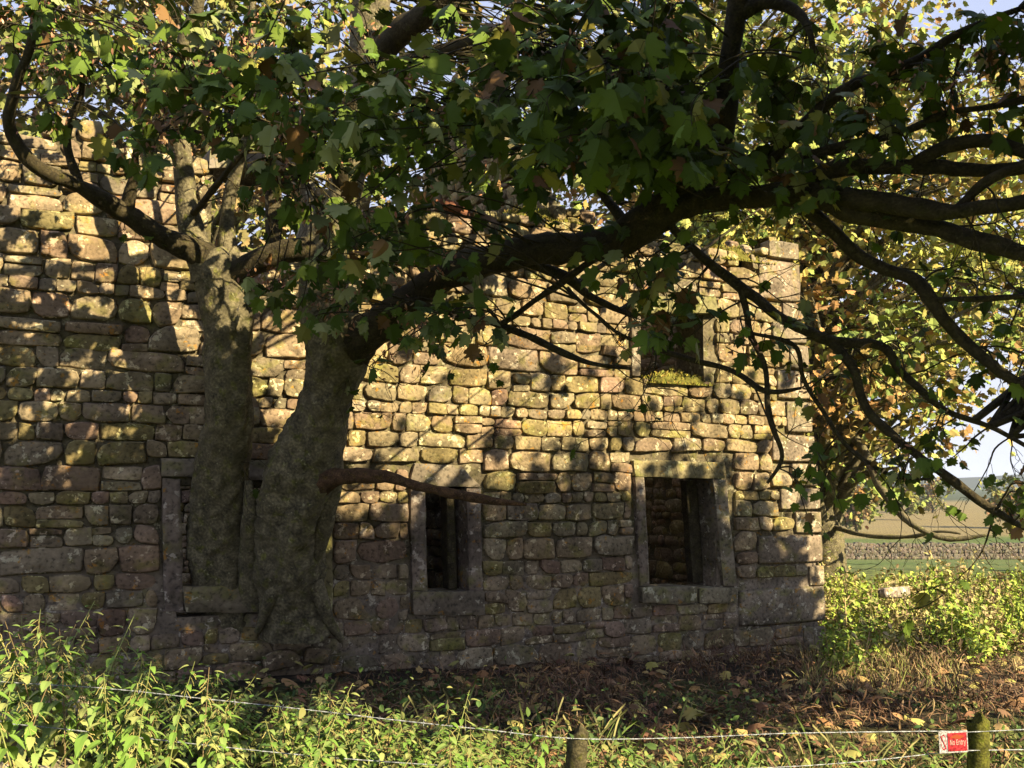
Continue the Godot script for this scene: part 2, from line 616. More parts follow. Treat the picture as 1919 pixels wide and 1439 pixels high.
func build_house() -> void:
	var house := base_node("ruined_stone_house")
	tag(house, "roofless ruin of rubble stone with small stone-framed windows and a sycamore growing through it", "house")
	# broken top of the front wall, from the photograph
	var tops := []
	for e in [[-300, 200], [60, 228], [190, 226], [245, 285], [390, 290], [470, 218], [575, 222], [600, 330], [690, 375], [800, 400], [950, 392], [1110, 398], [1170, 440], [1260, 452], [1330, 470], [1405, 490], [1425, 470], [1440, 452], [1510, 452]]:
		tops.append(on_wall(e[0], e[1]))
	var top := func(s: float) -> float:
		if s <= tops[0].x: return tops[0].y
		for k in tops.size() - 1:
			if s < tops[k + 1].x:
				return lerpf(tops[k].y, tops[k + 1].y, (s - tops[k].x) / (tops[k + 1].x - tops[k].x))
		return tops[-1].y
	var e0 := on_wall(1549, 1225)
	var e1 := on_wall(1497, 450)
	var ends := func(h: float) -> Vector2:
		return Vector2(-10.5, lerpf(e0.x, e1.x, (h - e0.y) / (e1.y - e0.y)))
	# openings
	var w1 := px_rect(338, 905, 592, 1140)
	var w2 := px_rect(797, 912, 876, 1107)
	var w3 := px_rect(1205, 899, 1340, 1098)
	var w4 := px_rect(1198, 588, 1322, 705)
	var w5 := px_rect(408, 318, 578, 478)
	var gaps := [w1, w2, w3, w4, w5]
	# room taken by dressed stones and corner stones
	var frames := [px_rect(300, 862, 625, 1147), px_rect(766, 868, 906, 1152), px_rect(1186, 862, 1378, 1131), px_rect(1180, 553, 1342, 705), px_rect(392, 276, 592, 478)]
	var quoins := [[1383, 1100, 1548, 1171], [1420, 1002, 1543, 1057], [1516, 1059, 1546, 1099], [1505, 1173, 1549, 1226], [1490, 958, 1540, 1000], [1462, 914, 1538, 956], [1484, 868, 1534, 912], [1446, 815, 1528, 866], [1474, 752, 1524, 812], [1456, 694, 1520, 749], [1480, 646, 1516, 692], [1447, 604, 1512, 643], [1466, 568, 1507, 601], [1421, 488, 1502, 565], [1440, 452, 1498, 485]]
	var qr := []
	for e in quoins: qr.append(px_rect(e[0], e[1], e[2], e[3]))
	var holes := frames + qr
	var wall := put("front_wall", core(WO, WU, WN, -10.5, 0.1, -0.5, 5.2, top, ends, gaps, 0.55, 1.0).commit(false), M.stone, house)
	var list := lay(-10.5, 0.05, -0.35, 5.2, top, ends, holes.duplicate())
	var all := []
	for e in list:
		if e[2] < 0.025 or e[3] < 0.02: continue
		all.append({"s": e[0], "h": e[1], "w": e[2], "t": e[3], "q": false})
	for e in qr:
		all.append({"s": (e[0] + e[2]) * 0.5, "h": (e[1] + e[3]) * 0.5, "w": e[2] - e[0] - 0.008, "t": e[3] - e[1] - 0.008, "q": true})
	for e in all:
		var p := to_px(wall_pt(e.s, e.h))
		var seen: float = 1.0 if p.x > -20 and p.x < 1939 and p.y > -20 else 0.0
		e.size = e.w * e.t / (p.z * p.z) * seen * (3.0 if e.q else 1.0)
	all.sort_custom(func(a, b): return a.size > b.size)
	var rest := Geo.new()
	var n := 0
	for e in all:
		var col := stone_color(e.s, e.h)
		if e.q: col = tint(Color(0.52, 0.44, 0.33), 0.08)
		var g := stone_geo(e.w, e.t, 0.16, col, rr(-0.004, 0.014), e.q)
		var tilt := Basis(Vector3.UP, rr(-0.05, 0.05)) * Basis(Vector3.RIGHT, rr(-0.07, 0.07)) * Basis(Vector3.BACK, rr(-0.03, 0.03))
		if e.q: tilt = Basis()
		var t := Transform3D(Basis(WU, Vector3.UP, WN) * tilt, wall_pt(e.s, e.h, rr(-0.016, 0.02) if not e.q else rr(0.0, 0.012)))
		if n < 300:
			put("stone", g.commit(), M.stone, wall, t)
			n += 1
		else:
			rest.merge(g, t)
	var ro := put("stones", rest.commit(), M.stone, wall)
	ro.set_meta("kind", "stuff")
	# the cross gable that stands behind the front wall
	var gs := on_wall(1085, 500).x
	var go := wall_pt(gs, 0, -0.56)
	var gtop := func(s: float) -> float:
		return minf(4.5 + s * 1.0, 4.5 + (5.4 - s) * 0.95) + 0.16 * nz.get_noise_1d(s * 140)
	var gend := func(_h: float) -> Vector2: return Vector2(-0.0, 5.4)
	var gw := put("cross_gable", core(go, -WN, -WU, 0, 5.4, -0.3, 7.4, gtop, gend, [], 0.5, -1.0).commit(false), M.stone, house)
	var gg := Geo.new()
	for e in lay(0.0, 5.4, 1.2, 7.4, gtop, gend, []):
		if e[2] < 0.025 or e[3] < 0.02: continue
		var p: Vector3 = go - WN * e[0] + Vector3.UP * e[1] - WU * rr(-0.01, 0.02)
		gg.merge(stone_geo(e[2], e[3], 0.12, stone_color(-3, e[1]), 0.02), Transform3D(Basis(WN, Vector3.UP, -WU) * Basis(Vector3.RIGHT, rr(-0.06, 0.06)), p))
	put("stones", gg.commit(), M.stone, gw).set_meta("kind", "stuff")
	# low inner wall beside the middle window
	var io := wall_pt(on_wall(893, 1000).x, 0, -0.56)
	var itop := func(s: float) -> float: return 2.7 - s * 0.3 + 0.2 * nz.get_noise_1d(s * 140)
	var iend := func(_h: float) -> Vector2: return Vector2(0.0, 3.0)
	var iw := put("inner_wall", core(io, -WN, -WU, 0, 3.0, -0.3, 2.9, itop, iend, [], 0.4, -1.0).commit(false), M.stone, house)
	var ig := Geo.new()
	for e in lay(0.0, 3.0, 0.2, 2.9, itop, iend, []):
		if e[2] < 0.025 or e[3] < 0.02: continue
		var p: Vector3 = io - WN * e[0] + Vector3.UP * e[1] - WU * rr(-0.01, 0.02)
		ig.merge(stone_geo(e[2], e[3], 0.12, stone_color(-8, 0.5), 0.02), Transform3D(Basis(WN, Vector3.UP, -WU), p))
	put("stones", ig.commit(), M.stone, iw).set_meta("kind", "stuff")
	# cross wall behind the tree's window
	var co := wall_pt(on_wall(660, 1000).x, 0, -0.56)
	var ctop := func(s: float) -> float: return 4.3 + 0.2 * nz.get_noise_1d(s * 140 + 30)
	var cend := func(_h: float) -> Vector2: return Vector2(0.0, 5.3)
	var cw := put("cross_wall", core(co, -WN, -WU, 0, 5.3, -0.3, 4.6, ctop, cend, [], 0.4, -1.0).commit(false), M.stone, house)
	var cg := Geo.new()
	for e in lay(0.0, 5.3, 0.2, 4.5, ctop, cend, []):
		if e[2] < 0.025 or e[3] < 0.02: continue
		var p: Vector3 = co - WN * e[0] + Vector3.UP * e[1] - WU * rr(-0.01, 0.02)
		cg.merge(stone_geo(e[2], e[3], 0.12, stone_color(-8, 0.5), 0.02), Transform3D(Basis(WN, Vector3.UP, -WU), p))
	put("stones", cg.commit(), M.stone, cw).set_meta("kind", "stuff")
	# rear wall, seen through the far window
	var bo := WO - WN * 5.9
	var btop := func(s: float) -> float: return 5.25 + 0.25 * nz.get_noise_1d(s * 70)
	var bend := func(_h: float) -> Vector2: return Vector2(-10.5, -0.3)
	var bw := put("rear_wall", core(bo, WU, WN, -10.5, -0.3, -0.5, 5.7, btop, bend, [], 0.5, -1.0).commit(false), M.stone, house)
	var bg := Geo.new()
	for e in lay(-6.5, -0.3, -0.1, 5.2, btop, bend, []):
		if e[2] < 0.025 or e[3] < 0.02: continue
		var p: Vector3 = bo + WU * e[0] + Vector3.UP * e[1] + WN * rr(-0.01, 0.02)
		bg.merge(stone_geo(e[2], e[3], 0.12, stone_color(-8, e[1]), 0.02), Transform3D(Basis(WU, Vector3.UP, WN), p))
	put("stones", bg.commit(), M.stone, bw).set_meta("kind", "stuff")
	# end wall at the corner, running back
	var eo := wall_pt(-0.62, 0, -0.5)
	var etop := func(s: float) -> float: return 4.72 - 0.05 * s + 0.15 * nz.get_noise_1d(s * 90 + 40)
	var eend := func(_h: float) -> Vector2: return Vector2(0.0, 5.4)
	var ew := put("end_wall", core(eo + WU * 0.5, -WN, WU, 0.0, 5.4, -0.5, 5.3, etop, eend, [], 0.5, -1.0).commit(false), M.stone, house)
	var eg := Geo.new()
	for e in lay(0.0, 5.4, -0.2, 4.8, etop, eend, []):
		if e[2] < 0.025 or e[3] < 0.02: continue
		var p: Vector3 = eo + WU * 0.5 - WN * e[0] + Vector3.UP * e[1] + WU * rr(-0.01, 0.02)
		eg.merge(stone_geo(e[2], e[3], 0.12, stone_color(-1, e[1]), 0.02), Transform3D(Basis(-WN, Vector3.UP, WU), p))
	for e in lay(0.0, 5.4, -0.1, 5.0, etop, eend, []):
		if e[2] < 0.025 or e[3] < 0.02: continue
		var p: Vector3 = eo - WN * e[0] + Vector3.UP * e[1] - WU * rr(-0.01, 0.02)
		eg.merge(stone_geo(e[2], e[3], 0.12, stone_color(-8, 0.5), 0.02), Transform3D(Basis(WN, Vector3.UP, -WU), p))
	put("stones", eg.commit(), M.stone, ew).set_meta("kind", "stuff")
	# window surrounds
	var ws := Color(0.50, 0.43, 0.33)
	var pk := Color(0.44, 0.36, 0.30)
	var win := Node3D.new(); win.name = "window"; house.add_child(win, true)
	dressed(win, "jamb", [[308, 1145], [303, 896], [338, 896], [343, 1145]], 0.03, 0.4, pk)
	dressed(win, "sill", [[345, 1146], [342, 1097], [498, 1097], [500, 1146]], 0.075, 0.42, Color(0.42, 0.36, 0.25))
	dressed(win, "jamb", [[592, 1145], [590, 905], [622, 905], [623, 1145]], 0.02, 0.4, Color(0.48, 0.42, 0.22))
	dressed(win, "lintel", [[302, 893], [302, 858], [625, 866], [625, 902]], 0.03, 0.4, ws)
	dressed(win, "timber_lintel", [[340, 911], [340, 897], [590, 905], [590, 918]], -0.06, 0.3, Color(1, 1, 1), M.timber)
	win = Node3D.new(); win.name = "window"; house.add_child(win, true)
	dressed(win, "jamb", [[771, 1106], [768, 913], [796, 913], [800, 1106]], 0.03, 0.4, pk)
	dressed(win, "jamb", [[877, 1106], [874, 915], [900, 915], [904, 1106]], 0.03, 0.4, pk)
	dressed(win, "sill", [[772, 1151], [770, 1108], [903, 1108], [905, 1151]], 0.07, 0.42, Color(0.45, 0.38, 0.29))
	dressed(win, "lintel", [[764, 911], [776, 869], [862, 873], [902, 912]], 0.028, 0.4, ws)
	dressed(win, "frame_post", [[853, 1105], [849, 916], [865, 916], [868, 1105]], -0.14, 0.16, Color(1, 1, 1), M.timber)
	dressed(win, "timber_lintel", [[797, 925], [797, 914], [875, 916], [875, 927]], -0.1, 0.28, Color(1, 1, 1), M.timber)
	win = Node3D.new(); win.name = "window"; house.add_child(win, true)
	dressed(win, "jamb", [[1198, 1097], [1189, 895], [1206, 895], [1215, 1097]], 0.03, 0.4, pk)
	dressed(win, "jamb", [[1352, 1097], [1334, 899], [1357, 899], [1377, 1097]], 0.045, 0.42, ws)
	dressed(win, "lintel", [[1188, 893], [1186, 862], [1356, 866], [1358, 897]], 0.035, 0.4, Color(0.52, 0.46, 0.27))
	dressed(win, "sill", [[1198, 1130], [1197, 1099], [1300, 1099], [1301, 1129]], 0.07, 0.42, Color(0.50, 0.44, 0.31))
	dressed(win, "sill", [[1306, 1129], [1305, 1100], [1375, 1100], [1376, 1130]], 0.065, 0.42, Color(0.52, 0.46, 0.32))
	dressed(win, "frame_post", [[1327, 1096], [1313, 900], [1333, 900], [1349, 1096]], -0.25, 0.12, Color(1, 1, 1), M.timber)
	win = Node3D.new(); win.name = "upper_window"; house.add_child(win, true)
	dressed(win, "lintel", [[1180, 588], [1184, 556], [1334, 558], [1342, 588]], 0.07, 0.4, Color(0.42, 0.40, 0.20))
	dressed(win, "jamb", [[1184, 704], [1183, 590], [1198, 590], [1199, 704]], 0.02, 0.4, ws)
	win = Node3D.new(); win.name = "upper_window"; house.add_child(win, true)
	dressed(win, "lintel", [[392, 316], [394, 279], [566, 283], [568, 320]], 0.05, 0.4, Color(0.56, 0.50, 0.42))
	dressed(win, "jamb", [[576, 478], [572, 322], [590, 322], [593, 478]], 0.03, 0.4, Color(0.58, 0.54, 0.43))
	dressed(win, "frame_post", [[512, 478], [510, 320], [535, 320], [537, 478]], -0.12, 0.14, Color(1, 1, 1), M.timber)

# ------------------------------------------------------------------ leaves
func sycamore_leaf(curl: float, fold: float, sd := 0) -> ArrayMesh:
	# five toothed lobes, unit length along +y from the stalk at the origin
	var outl := [[0.0, 0.0], [0.10, -0.06], [0.22, -0.05], [0.36, 0.03], [0.31, 0.09], [0.33, 0.17], [0.44, 0.22], [0.54, 0.34], [0.46, 0.35], [0.44, 0.42], [0.36, 0.42], [0.43, 0.54], [0.47, 0.67], [0.38, 0.63], [0.31, 0.66], [0.24, 0.60], [0.20, 0.70], [0.22, 0.80], [0.13, 0.82], [0.09, 0.91], [0.0, 1.02]]
	var g := Geo.new()
	var n := outl.size()
	var lop := sin(sd * 2.7) * 0.12
	var shape := func(x: float, y: float) -> Vector3:
		var a := atan2(x, y + 0.12)
		var r := sqrt(x * x + (y + 0.12) * (y + 0.12))
		var crease := 0.055 * cos(a * 5.2) * r
		return Vector3(x * (1.0 + lop * signf(x)), y - 0.1 * curl * y * y, -fold * absf(x) * 0.9 - curl * y * y * 0.55 + crease + 0.05 * sin(y * 7.0 + sd * 1.3) * x + 0.18 * sin(sd * 1.9) * x * y)
	for side in [1.0, -1.0]:
		var spine := []
		var half := []
		var edge := []
		for k in n:
			var y: float = clampf(outl[k][1], 0.0, 1.02)
			var last := k == n - 1
			var sy := lerpf(y, 0.12 + 0.72 * float(k) / (n - 1), 0.5) if not last else y
			if k == 0: sy = 0.0
			var j := 1.0 + 0.06 * sin(k * 4.1 + sd * 2.3 + side)
			spine.append(g.add(shape.call(0.0, sy), Color(1.16, 1.12, 0.95)))
			edge.append(g.add(shape.call(outl[k][0] * side * j, outl[k][1]), Color(0.94, 0.94, 0.92)))
			half.append(g.add(shape.call(outl[k][0] * side * 0.5, lerpf(sy, outl[k][1], 0.5)), Color(1, 1, 1)))
		for k in n - 1:
			if side > 0:
				g.quad(spine[k], spine[k + 1], half[k + 1], half[k])
				g.quad(half[k], half[k + 1], edge[k + 1], edge[k])
			else:
				g.quad(spine[k], half[k], half[k + 1], spine[k + 1])
				g.quad(half[k], edge[k], edge[k + 1], half[k + 1])
	return g.commit()

func simple_leaf(width: float, fold: float, curl: float, teeth := false) -> ArrayMesh:
	var g := Geo.new()
	var prof := [0.0, 0.62, 0.95, 1.0, 0.82, 0.5, 0.0] if not teeth else [0.0, 0.7, 0.82, 1.0, 0.92, 1.0, 0.84, 0.84, 0.64, 0.6, 0.38, 0.3, 0.0]
	var n := prof.size()
	for side in [1.0, -1.0]:
		var a := []
		var b := []
		for k in n:
			var y := float(k) / (n - 1)
			var x: float = prof[k] * width * 0.5
			a.append(g.add(Vector3(0, y, -curl * y * y)))
			b.append(g.add(Vector3(x * side, y - 0.04, -curl * y * y + fold * x)))
		for k in n - 1:
			if side > 0: g.quad(a[k], a[k + 1], b[k + 1], b[k])
			else: g.quad(a[k], b[k], b[k + 1], a[k + 1])
	return g.commit()

# a transform whose +y runs along dir and whose +z (the upper face) leans towards up
func leaf_t(p: Vector3, dir: Vector3, up: Vector3, size: float) -> Transform3D:
	var y := dir.normalized()
	var x := y.cross(up)
	if x.length_squared() < 1e-6: x = y.cross(Vector3(1, 0.2, 0.4))
	x = x.normalized()
	var z := x.cross(y)
	return Transform3D(Basis(x * size, y * size, z * size), p)

var limb_samples := []   # Vector4 along the sycamore's limbs

func nearest_limb(p: Vector3) -> Vector3:
	var best := 1e9
	var out := p
	for q in limb_samples:
		var d := p.distance_squared_to(Vector3(q.x, q.y, q.z)) * rr(0.92, 1.1)
		if d < best:
			best = d
			out = Vector3(q.x, q.y, q.z)
	return out

# one leafy sprig: a curved twig with leaf pairs. Leaves are appended as [transform, palette index]
func sprig(tw: Geo, leaves: Array, keys: Array, from: Vector3, to: Vector3, count: int, size: float, lit: float, key_share: float) -> void:
	var mid := (from + to) * 0.5 + Vector3(rr(-0.1, 0.1), rr(-0.02, 0.16), rr(-0.1, 0.1)) * from.distance_to(to)
	var d1 := (to - mid).normalized()
	var pts := [Vector4(from.x, from.y, from.z, 0.004 + 0.004 * from.distance_to(to)), Vector4(mid.x, mid.y, mid.z, 0.006), Vector4(to.x, to.y, to.z, 0.004)]
	var tail := to + (d1 + Vector3(0, rr(-0.7, 0.1), 0) + rdir() * 0.4).normalized() * rr(0.15, 0.3)
	pts.append(Vector4(tail.x, tail.y, tail.z, 0.002))
	var path := smooth_path(pts, 4)
	tube(tw, path, 4)
	for k in count:
		var f := 1.0 - pow(rng.randf(), 1.3) * 0.62
		var q: Vector4 = path[int(f * (path.size() - 1))]
		var p := Vector3(q.x, q.y, q.z)
		var side := (rdir() + Vector3(0, -0.15, 0) + d1 * 0.5).normalized()
		var stalk := rr(0.05, 0.12)
		var end := p + side * stalk + Vector3(0, -stalk * 0.35, 0)
		var bend := p + side * stalk * 0.55 + Vector3(0, 0.012, 0)
		tube(tw, [Vector4(p.x, p.y, p.z, 0.0018), Vector4(bend.x, bend.y, bend.z, 0.0016), Vector4(end.x, end.y, end.z, 0.0015)], 3)
		var dir := (side + Vector3(0, rr(-1.0, -0.15), 0)).normalized()
		var up := (Vector3.UP * 1.2 + SUN * 0.5 + rdir() * 0.75).normalized()
		leaves.append([leaf_t(end, dir, up, size * rr(0.6, 1.15)), lit])
	if rng.randf() < key_share:
		var q2: Vector4 = path[int(0.7 * (path.size() - 1))]
		var p2 := Vector3(q2.x, q2.y, q2.z)
		for k in rng.randi_range(18, 44):
			keys.append(leaf_t(p2 + Vector3(rng.randfn() * 0.07, -absf(rng.randfn()) * 0.11, rng.randfn() * 0.07), (rdir() + Vector3.DOWN * 0.8), rdir(), rr(0.03, 0.045)))

func twig(tw: Geo, p: Vector3, dir: Vector3, length: float, r: float, level: int, leaves: Array) -> void:
	var n := 5
	var pts := [Vector4(p.x, p.y, p.z, r)]
	var c := p
	var d := dir
	for k in n:
		d = (d + rdir() * 0.45 + Vector3(0.05, -0.1, 0)).normalized()
		c += d * length / n
		pts.append(Vector4(c.x, c.y, c.z, lerpf(r, 0.0012, (k + 1.0) / n)))
		if level > 0 and rng.randf() < 0.7: twig(tw, c, (d + rdir() * 0.9).normalized(), length * rr(0.4, 0.7), r * 0.55, level - 1, leaves)
		elif rng.randf() < 0.05: leaves.append([leaf_t(c, rdir() + Vector3.DOWN * 0.6, Vector3.UP + rdir() * 0.6, rr(0.05, 0.11)), 0.1])
	tube(tw, smooth_path(pts, 2), 3)

func in_frame(p: Vector3, pad := 60.0) -> bool:
	var q := to_px(p)
	return q.z > 0.3 and q.x > -pad and q.x < 1919 + pad and q.y > -pad and q.y < 1439 + pad

func build_sycamore() -> void:
	var tree := base_node("sycamore_tree")
	tag(tree, "twin-stemmed sycamore growing out of the ruin's window, limbs spread wide across its front", "tree")
	var limbs := [
		["trunk", "bark_pale", 40, [[425, 1165, 9.4, 70], [414, 1070, 9.25, 60], [412, 980, 9.08, 52], [419, 885, 8.88, 50], [430, 760, 8.62, 45], [431, 640, 8.52, 44], [426, 560, 8.46, 47], [410, 500, 8.42, 42], [396, 470, 8.4, 24]]],
		["trunk", "bark_pale", 44, [[556, 1175, 9.22, 70], [549, 1120, 9.14, 58], [541, 1060, 9.05, 62], [542, 980, 8.94, 64], [562, 900, 8.82, 70], [588, 820, 8.7, 60], [612, 745, 8.6, 52], [628, 670, 8.52, 58], [620, 600, 8.46, 58], [606, 540, 8.42, 50], [612, 470, 8.4, 42], [640, 390, 8.4, 36], [668, 280, 8.4, 33], [688, 150, 8.4, 36], [696, 40, 8.5, 37], [700, -150, 8.5, 30], [720, -420, 8.5, 20]]],
		["root", "bark_pale", 10, [[566, 1150, 9.25, 18], [586, 1060, 9.02, 15], [606, 980, 8.86, 20], [622, 890, 8.76, 24], [612, 800, 8.74, 20]]],
		["root", "bark_pale", 10, [[474, 1130, 9.2, 30], [470, 1040, 9.02, 22], [470, 960, 8.82, 14], [466, 900, 8.8, 8]]],
		["root", "bark_pale", 8, [[525, 1080, 8.92, 18], [508, 1120, 8.9, 14], [496, 1150, 8.95, 10], [482, 1185, 9.0, 6]]],
		["root", "bark_pale", 8, [[588, 1090, 8.98, 16], [604, 1130, 8.98, 14], [618, 1165, 9.05, 10], [640, 1200, 9.15, 6]]],
		["branch", "bark_dark", 12, [[425, 545, 8.44, 40], [385, 482, 8.4, 28], [310, 446, 8.2, 22], [240, 398, 8.0, 17], [150, 352, 7.7, 15], [60, 310, 7.4, 14], [16, 240, 7.2, 12], [30, 150, 7.0, 9], [66, 50, 6.9, 7], [80, -80, 6.8, 5]]],
		["branch", "bark_pale", 12, [[395, 520, 8.42, 30], [352, 410, 8.4, 22], [342, 310, 8.4, 20], [335, 200, 8.3, 17], [346, 80, 8.2, 14], [376, -10, 8.1, 11], [400, -200, 8.0, 8]]],
		["branch", "bark_pale", 10, [[440, 540, 8.44, 32], [425, 440, 8.5, 15], [436, 350, 8.5, 11], [462, 250, 8.4, 9], [475, 120, 8.3, 7], [470, -60, 8.2, 5]]],
		["branch", "bark_dark", 10, [[436, 520, 8.4, 26], [500, 480, 8.3, 22], [570, 470, 8.3, 24], [620, 500, 8.4, 30]]],
		["branch", "bark_dark", 8, [[240, 398, 8.0, 13], [250, 330, 7.9, 9], [262, 270, 7.8, 7], [330, 240, 7.7, 5], [420, 250, 7.6, 3]]],
		["branch", "bark_dark", 8, [[150, 352, 7.7, 10], [120, 260, 7.6, 8], [155, 160, 7.5, 6], [150, 40, 7.4, 4]]],
		["branch", "bark_dark", 8, [[360, 400, 8.35, 8], [420, 330, 8.0, 6], [480, 280, 7.8, 5], [560, 320, 7.6, 4]]],
		["branch", "bark_dark", 14, [[690, 130, 8.4, 24], [742, 72, 8.2, 24], [800, 22, 8.0, 22], [870, -60, 7.8, 18], [960, -200, 7.4, 12]]],
		["branch", "bark_dark", 10, [[690, 150, 8.4, 16], [760, 112, 8.1, 14], [850, 88, 7.8, 13], [940, 58, 7.5, 11], [1040, 20, 7.2, 9], [1120, -60, 7.0, 6]]],
		["branch", "bark_dark", 12, [[650, 380, 8.4, 20], [640, 300, 8.2, 16], [655, 200, 8.0, 14], [700, 130, 7.9, 12]]],
		["branch", "bark_dark", 16, [[618, 690, 8.55, 44], [668, 640, 8.42, 40], [730, 590, 8.2, 36], [810, 532, 8.0, 32], [900, 488, 7.7, 30], [1010, 468, 7.3, 30], [1110, 462, 7.0, 30], [1180, 440, 6.8, 34], [1250, 392, 6.7, 37], [1312, 330, 6.6, 33], [1350, 240, 6.5, 24], [1362, 140, 6.4, 20], [1374, 40, 6.3, 20], [1388, -60, 6.2, 18], [1440, -260, 5.9, 13], [1600, -500, 5.5, 8]]],
		["branch", "bark_dark", 8, [[1372, 30, 6.3, 16], [1440, 2, 6.2, 12], [1498, 20, 6.1, 11], [1524, 62, 6.0, 8], [1528, 118, 6.0, 5]]],
		["branch", "bark_dark", 14, [[1190, 438, 6.8, 28], [1290, 388, 6.6, 26], [1400, 368, 6.4, 25], [1500, 360, 6.2, 24], [1600, 398, 6.0, 20], [1700, 412, 5.9, 20], [1770, 428, 5.8, 18], [1850, 455, 5.6, 17], [1970, 480, 5.4, 15], [2150, 470, 5.0, 12], [2420, 330, 4.7, 8]]],
		["branch", "bark_dark", 12, [[1480, 345, 6.2, 20], [1580, 372, 6.0, 17], [1680, 382, 5.8, 18], [1800, 390, 5.6, 16], [1950, 370, 5.4, 13], [2250, 240, 5.0, 9]]],
		["branch", "bark_dark", 12, [[1490, 345, 6.25, 15], [1560, 318, 6.1, 16], [1650, 315, 6.0, 16], [1750, 310, 5.9, 15], [1850, 315, 5.8, 13], [1970, 290, 5.6, 12], [2220, 120, 5.2, 9], [2400, -100, 5.0, 6]]],
		["branch", "bark_dark", 10, [[1700, 315, 5.95, 13], [1765, 275, 5.85, 15], [1850, 262, 5.7, 13], [1960, 290, 5.6, 10], [2100, 280, 5.4, 7]]],
		["branch", "bark_dark", 8, [[1790, 385, 5.65, 10], [1840, 345, 5.6, 10], [1930, 300, 5.5, 8]]],
		["branch", "bark_dark", 10, [[1335, 330, 6.5, 15], [1430, 312, 6.4, 12], [1478, 262, 6.3, 11], [1530, 210, 6.2, 12], [1590, 160, 6.1, 11], [1700, 118, 6.0, 9], [1800, 60, 5.9, 7], [1960, 0, 5.8, 5]]],
		["branch", "bark_dark", 8, [[1500, 287, 6.2, 8], [1600, 272, 6.1, 10], [1690, 250, 6.0, 9], [1770, 215, 5.9, 7], [1850, 200, 5.8, 6], [1960, 170, 5.7, 5]]],
		["branch", "bark_dark", 10, [[1470, 362, 6.3, 14], [1545, 415, 6.2, 12], [1620, 485, 6.2, 13], [1700, 525, 6.1, 14], [1745, 570, 6.0, 14], [1800, 635, 6.0, 13], [1870, 690, 5.9, 11], [1970, 745, 5.8, 9]]],
		["branch", "bark_dark", 7, [[1740, 566, 6.0, 7], [1830, 562, 5.9, 6], [1960, 555, 5.8, 4]]],
		["branch", "bark_dark", 8, [[1240, 400, 6.7, 10], [1300, 470, 6.65, 9], [1400, 548, 6.6, 10], [1470, 600, 6.5, 10], [1555, 642, 6.5, 10], [1650, 650, 6.4, 8], [1690, 705, 6.4, 8], [1770, 770, 6.3, 7], [1850, 800, 6.3, 5], [1960, 860, 6.2, 4]]],
		["branch", "bark_dark", 8, [[1556, 643, 6.5, 8], [1600, 690, 6.4, 9], [1625, 770, 6.4, 8], [1690, 835, 6.3, 9], [1770, 895, 6.2, 9], [1860, 960, 6.1, 7], [1960, 1010, 6.0, 5]]],
		["branch", "bark_dark", 6, [[1060, 540, 7.0, 4], [1150, 620, 6.9, 4], [1230, 655, 6.9, 5], [1300, 675, 6.8, 5], [1370, 695, 6.8, 6], [1430, 730, 6.7, 6], [1500, 725, 6.6, 3]]],
		["branch", "bark_dark", 6, [[1385, 540, 6.6, 7], [1403, 620, 6.6, 7], [1430, 680, 6.6, 6], [1440, 780, 6.5, 7], [1465, 860, 6.5, 5], [1440, 905, 6.5, 3]]],
		["branch", "bark_dark", 6, [[1405, 620, 6.6, 4], [1490, 648, 6.5, 5], [1505, 710, 6.5, 5], [1540, 770, 6.5, 5], [1590, 840, 6.4, 5], [1660, 890, 6.3, 4], [1740, 900, 6.2, 3]]],
		["branch", "bark_dark", 6, [[760, 560, 8.0, 7], [860, 592, 7.7, 6], [940, 612, 7.5, 7], [1010, 640, 7.4, 7], [1090, 675, 7.3, 6], [1180, 690, 7.2, 4]]],
		["branch", "bark_dark", 6, [[935, 610, 7.5, 5], [990, 572, 7.4, 6], [1060, 525, 7.2, 7], [1130, 470, 7.0, 8]]],
		["branch", "bark_dark", 8, [[970, 480, 7.4, 14], [1060, 520, 7.4, 10], [1110, 560, 7.4, 8], [1180, 590, 7.3, 5]]],
		["branch", "bark_dark", 8, [[1180, 440, 6.8, 10], [1120, 350, 7.0, 10], [1060, 300, 7.1, 8], [1000, 260, 7.2, 5]]],
		["branch", "bark_dark", 8, [[1345, 250, 6.5, 8], [1250, 170, 6.6, 7], [1160, 120, 6.7, 6], [1080, 100, 6.8, 4]]],
		["dead_branch", "bark_dead", 8, [[585, 915, 8.72, 26], [632, 893, 8.5, 16], [715, 893, 8.35, 12], [780, 912, 8.25, 11], [860, 930, 8.15, 10], [930, 940, 8.1, 7], [985, 944, 8.05, 3]]],
		["branch", "bark_dark", 10, [[1388, -60, 6.2, 16], [1300, -300, 5.6, 12], [1150, -600, 4.8, 9], [900, -900, 4.2, 6]]],
		["branch", "bark_dark", 10, [[870, -60, 7.8, 15], [850, -300, 6.8, 13], [750, -620, 5.8, 10], [520, -800, 5.2, 7]]],
		["branch", "bark_dark", 10, [[400, -200, 8.0, 8], [300, -420, 7.0, 8], [120, -560, 6.2, 7], [-200, -560, 6.0, 5]]],
		["branch", "bark_dark", 10, [[1970, 290, 5.6, 12], [2150, 60, 5.2, 10], [2300, -300, 4.6, 8], [2300, -700, 4.2, 6]]]]
	for e in [[440, 905, 8.5, 0.16], [395, 840, 8.5, 0.14], [455, 770, 8.4, 0.2], [600, 760, 8.4, 0.14], [640, 870, 8.5, 0.3], [530, 930, 8.6, -0.12], [575, 1010, 8.7, 0.12], [430, 620, 8.3, 0.16], [560, 850, 8.45, -0.14]]:
		var kp := atd(e[0], e[1], e[2])
		knots.append(Vector4(kp.x, kp.y, kp.z, e[3]))
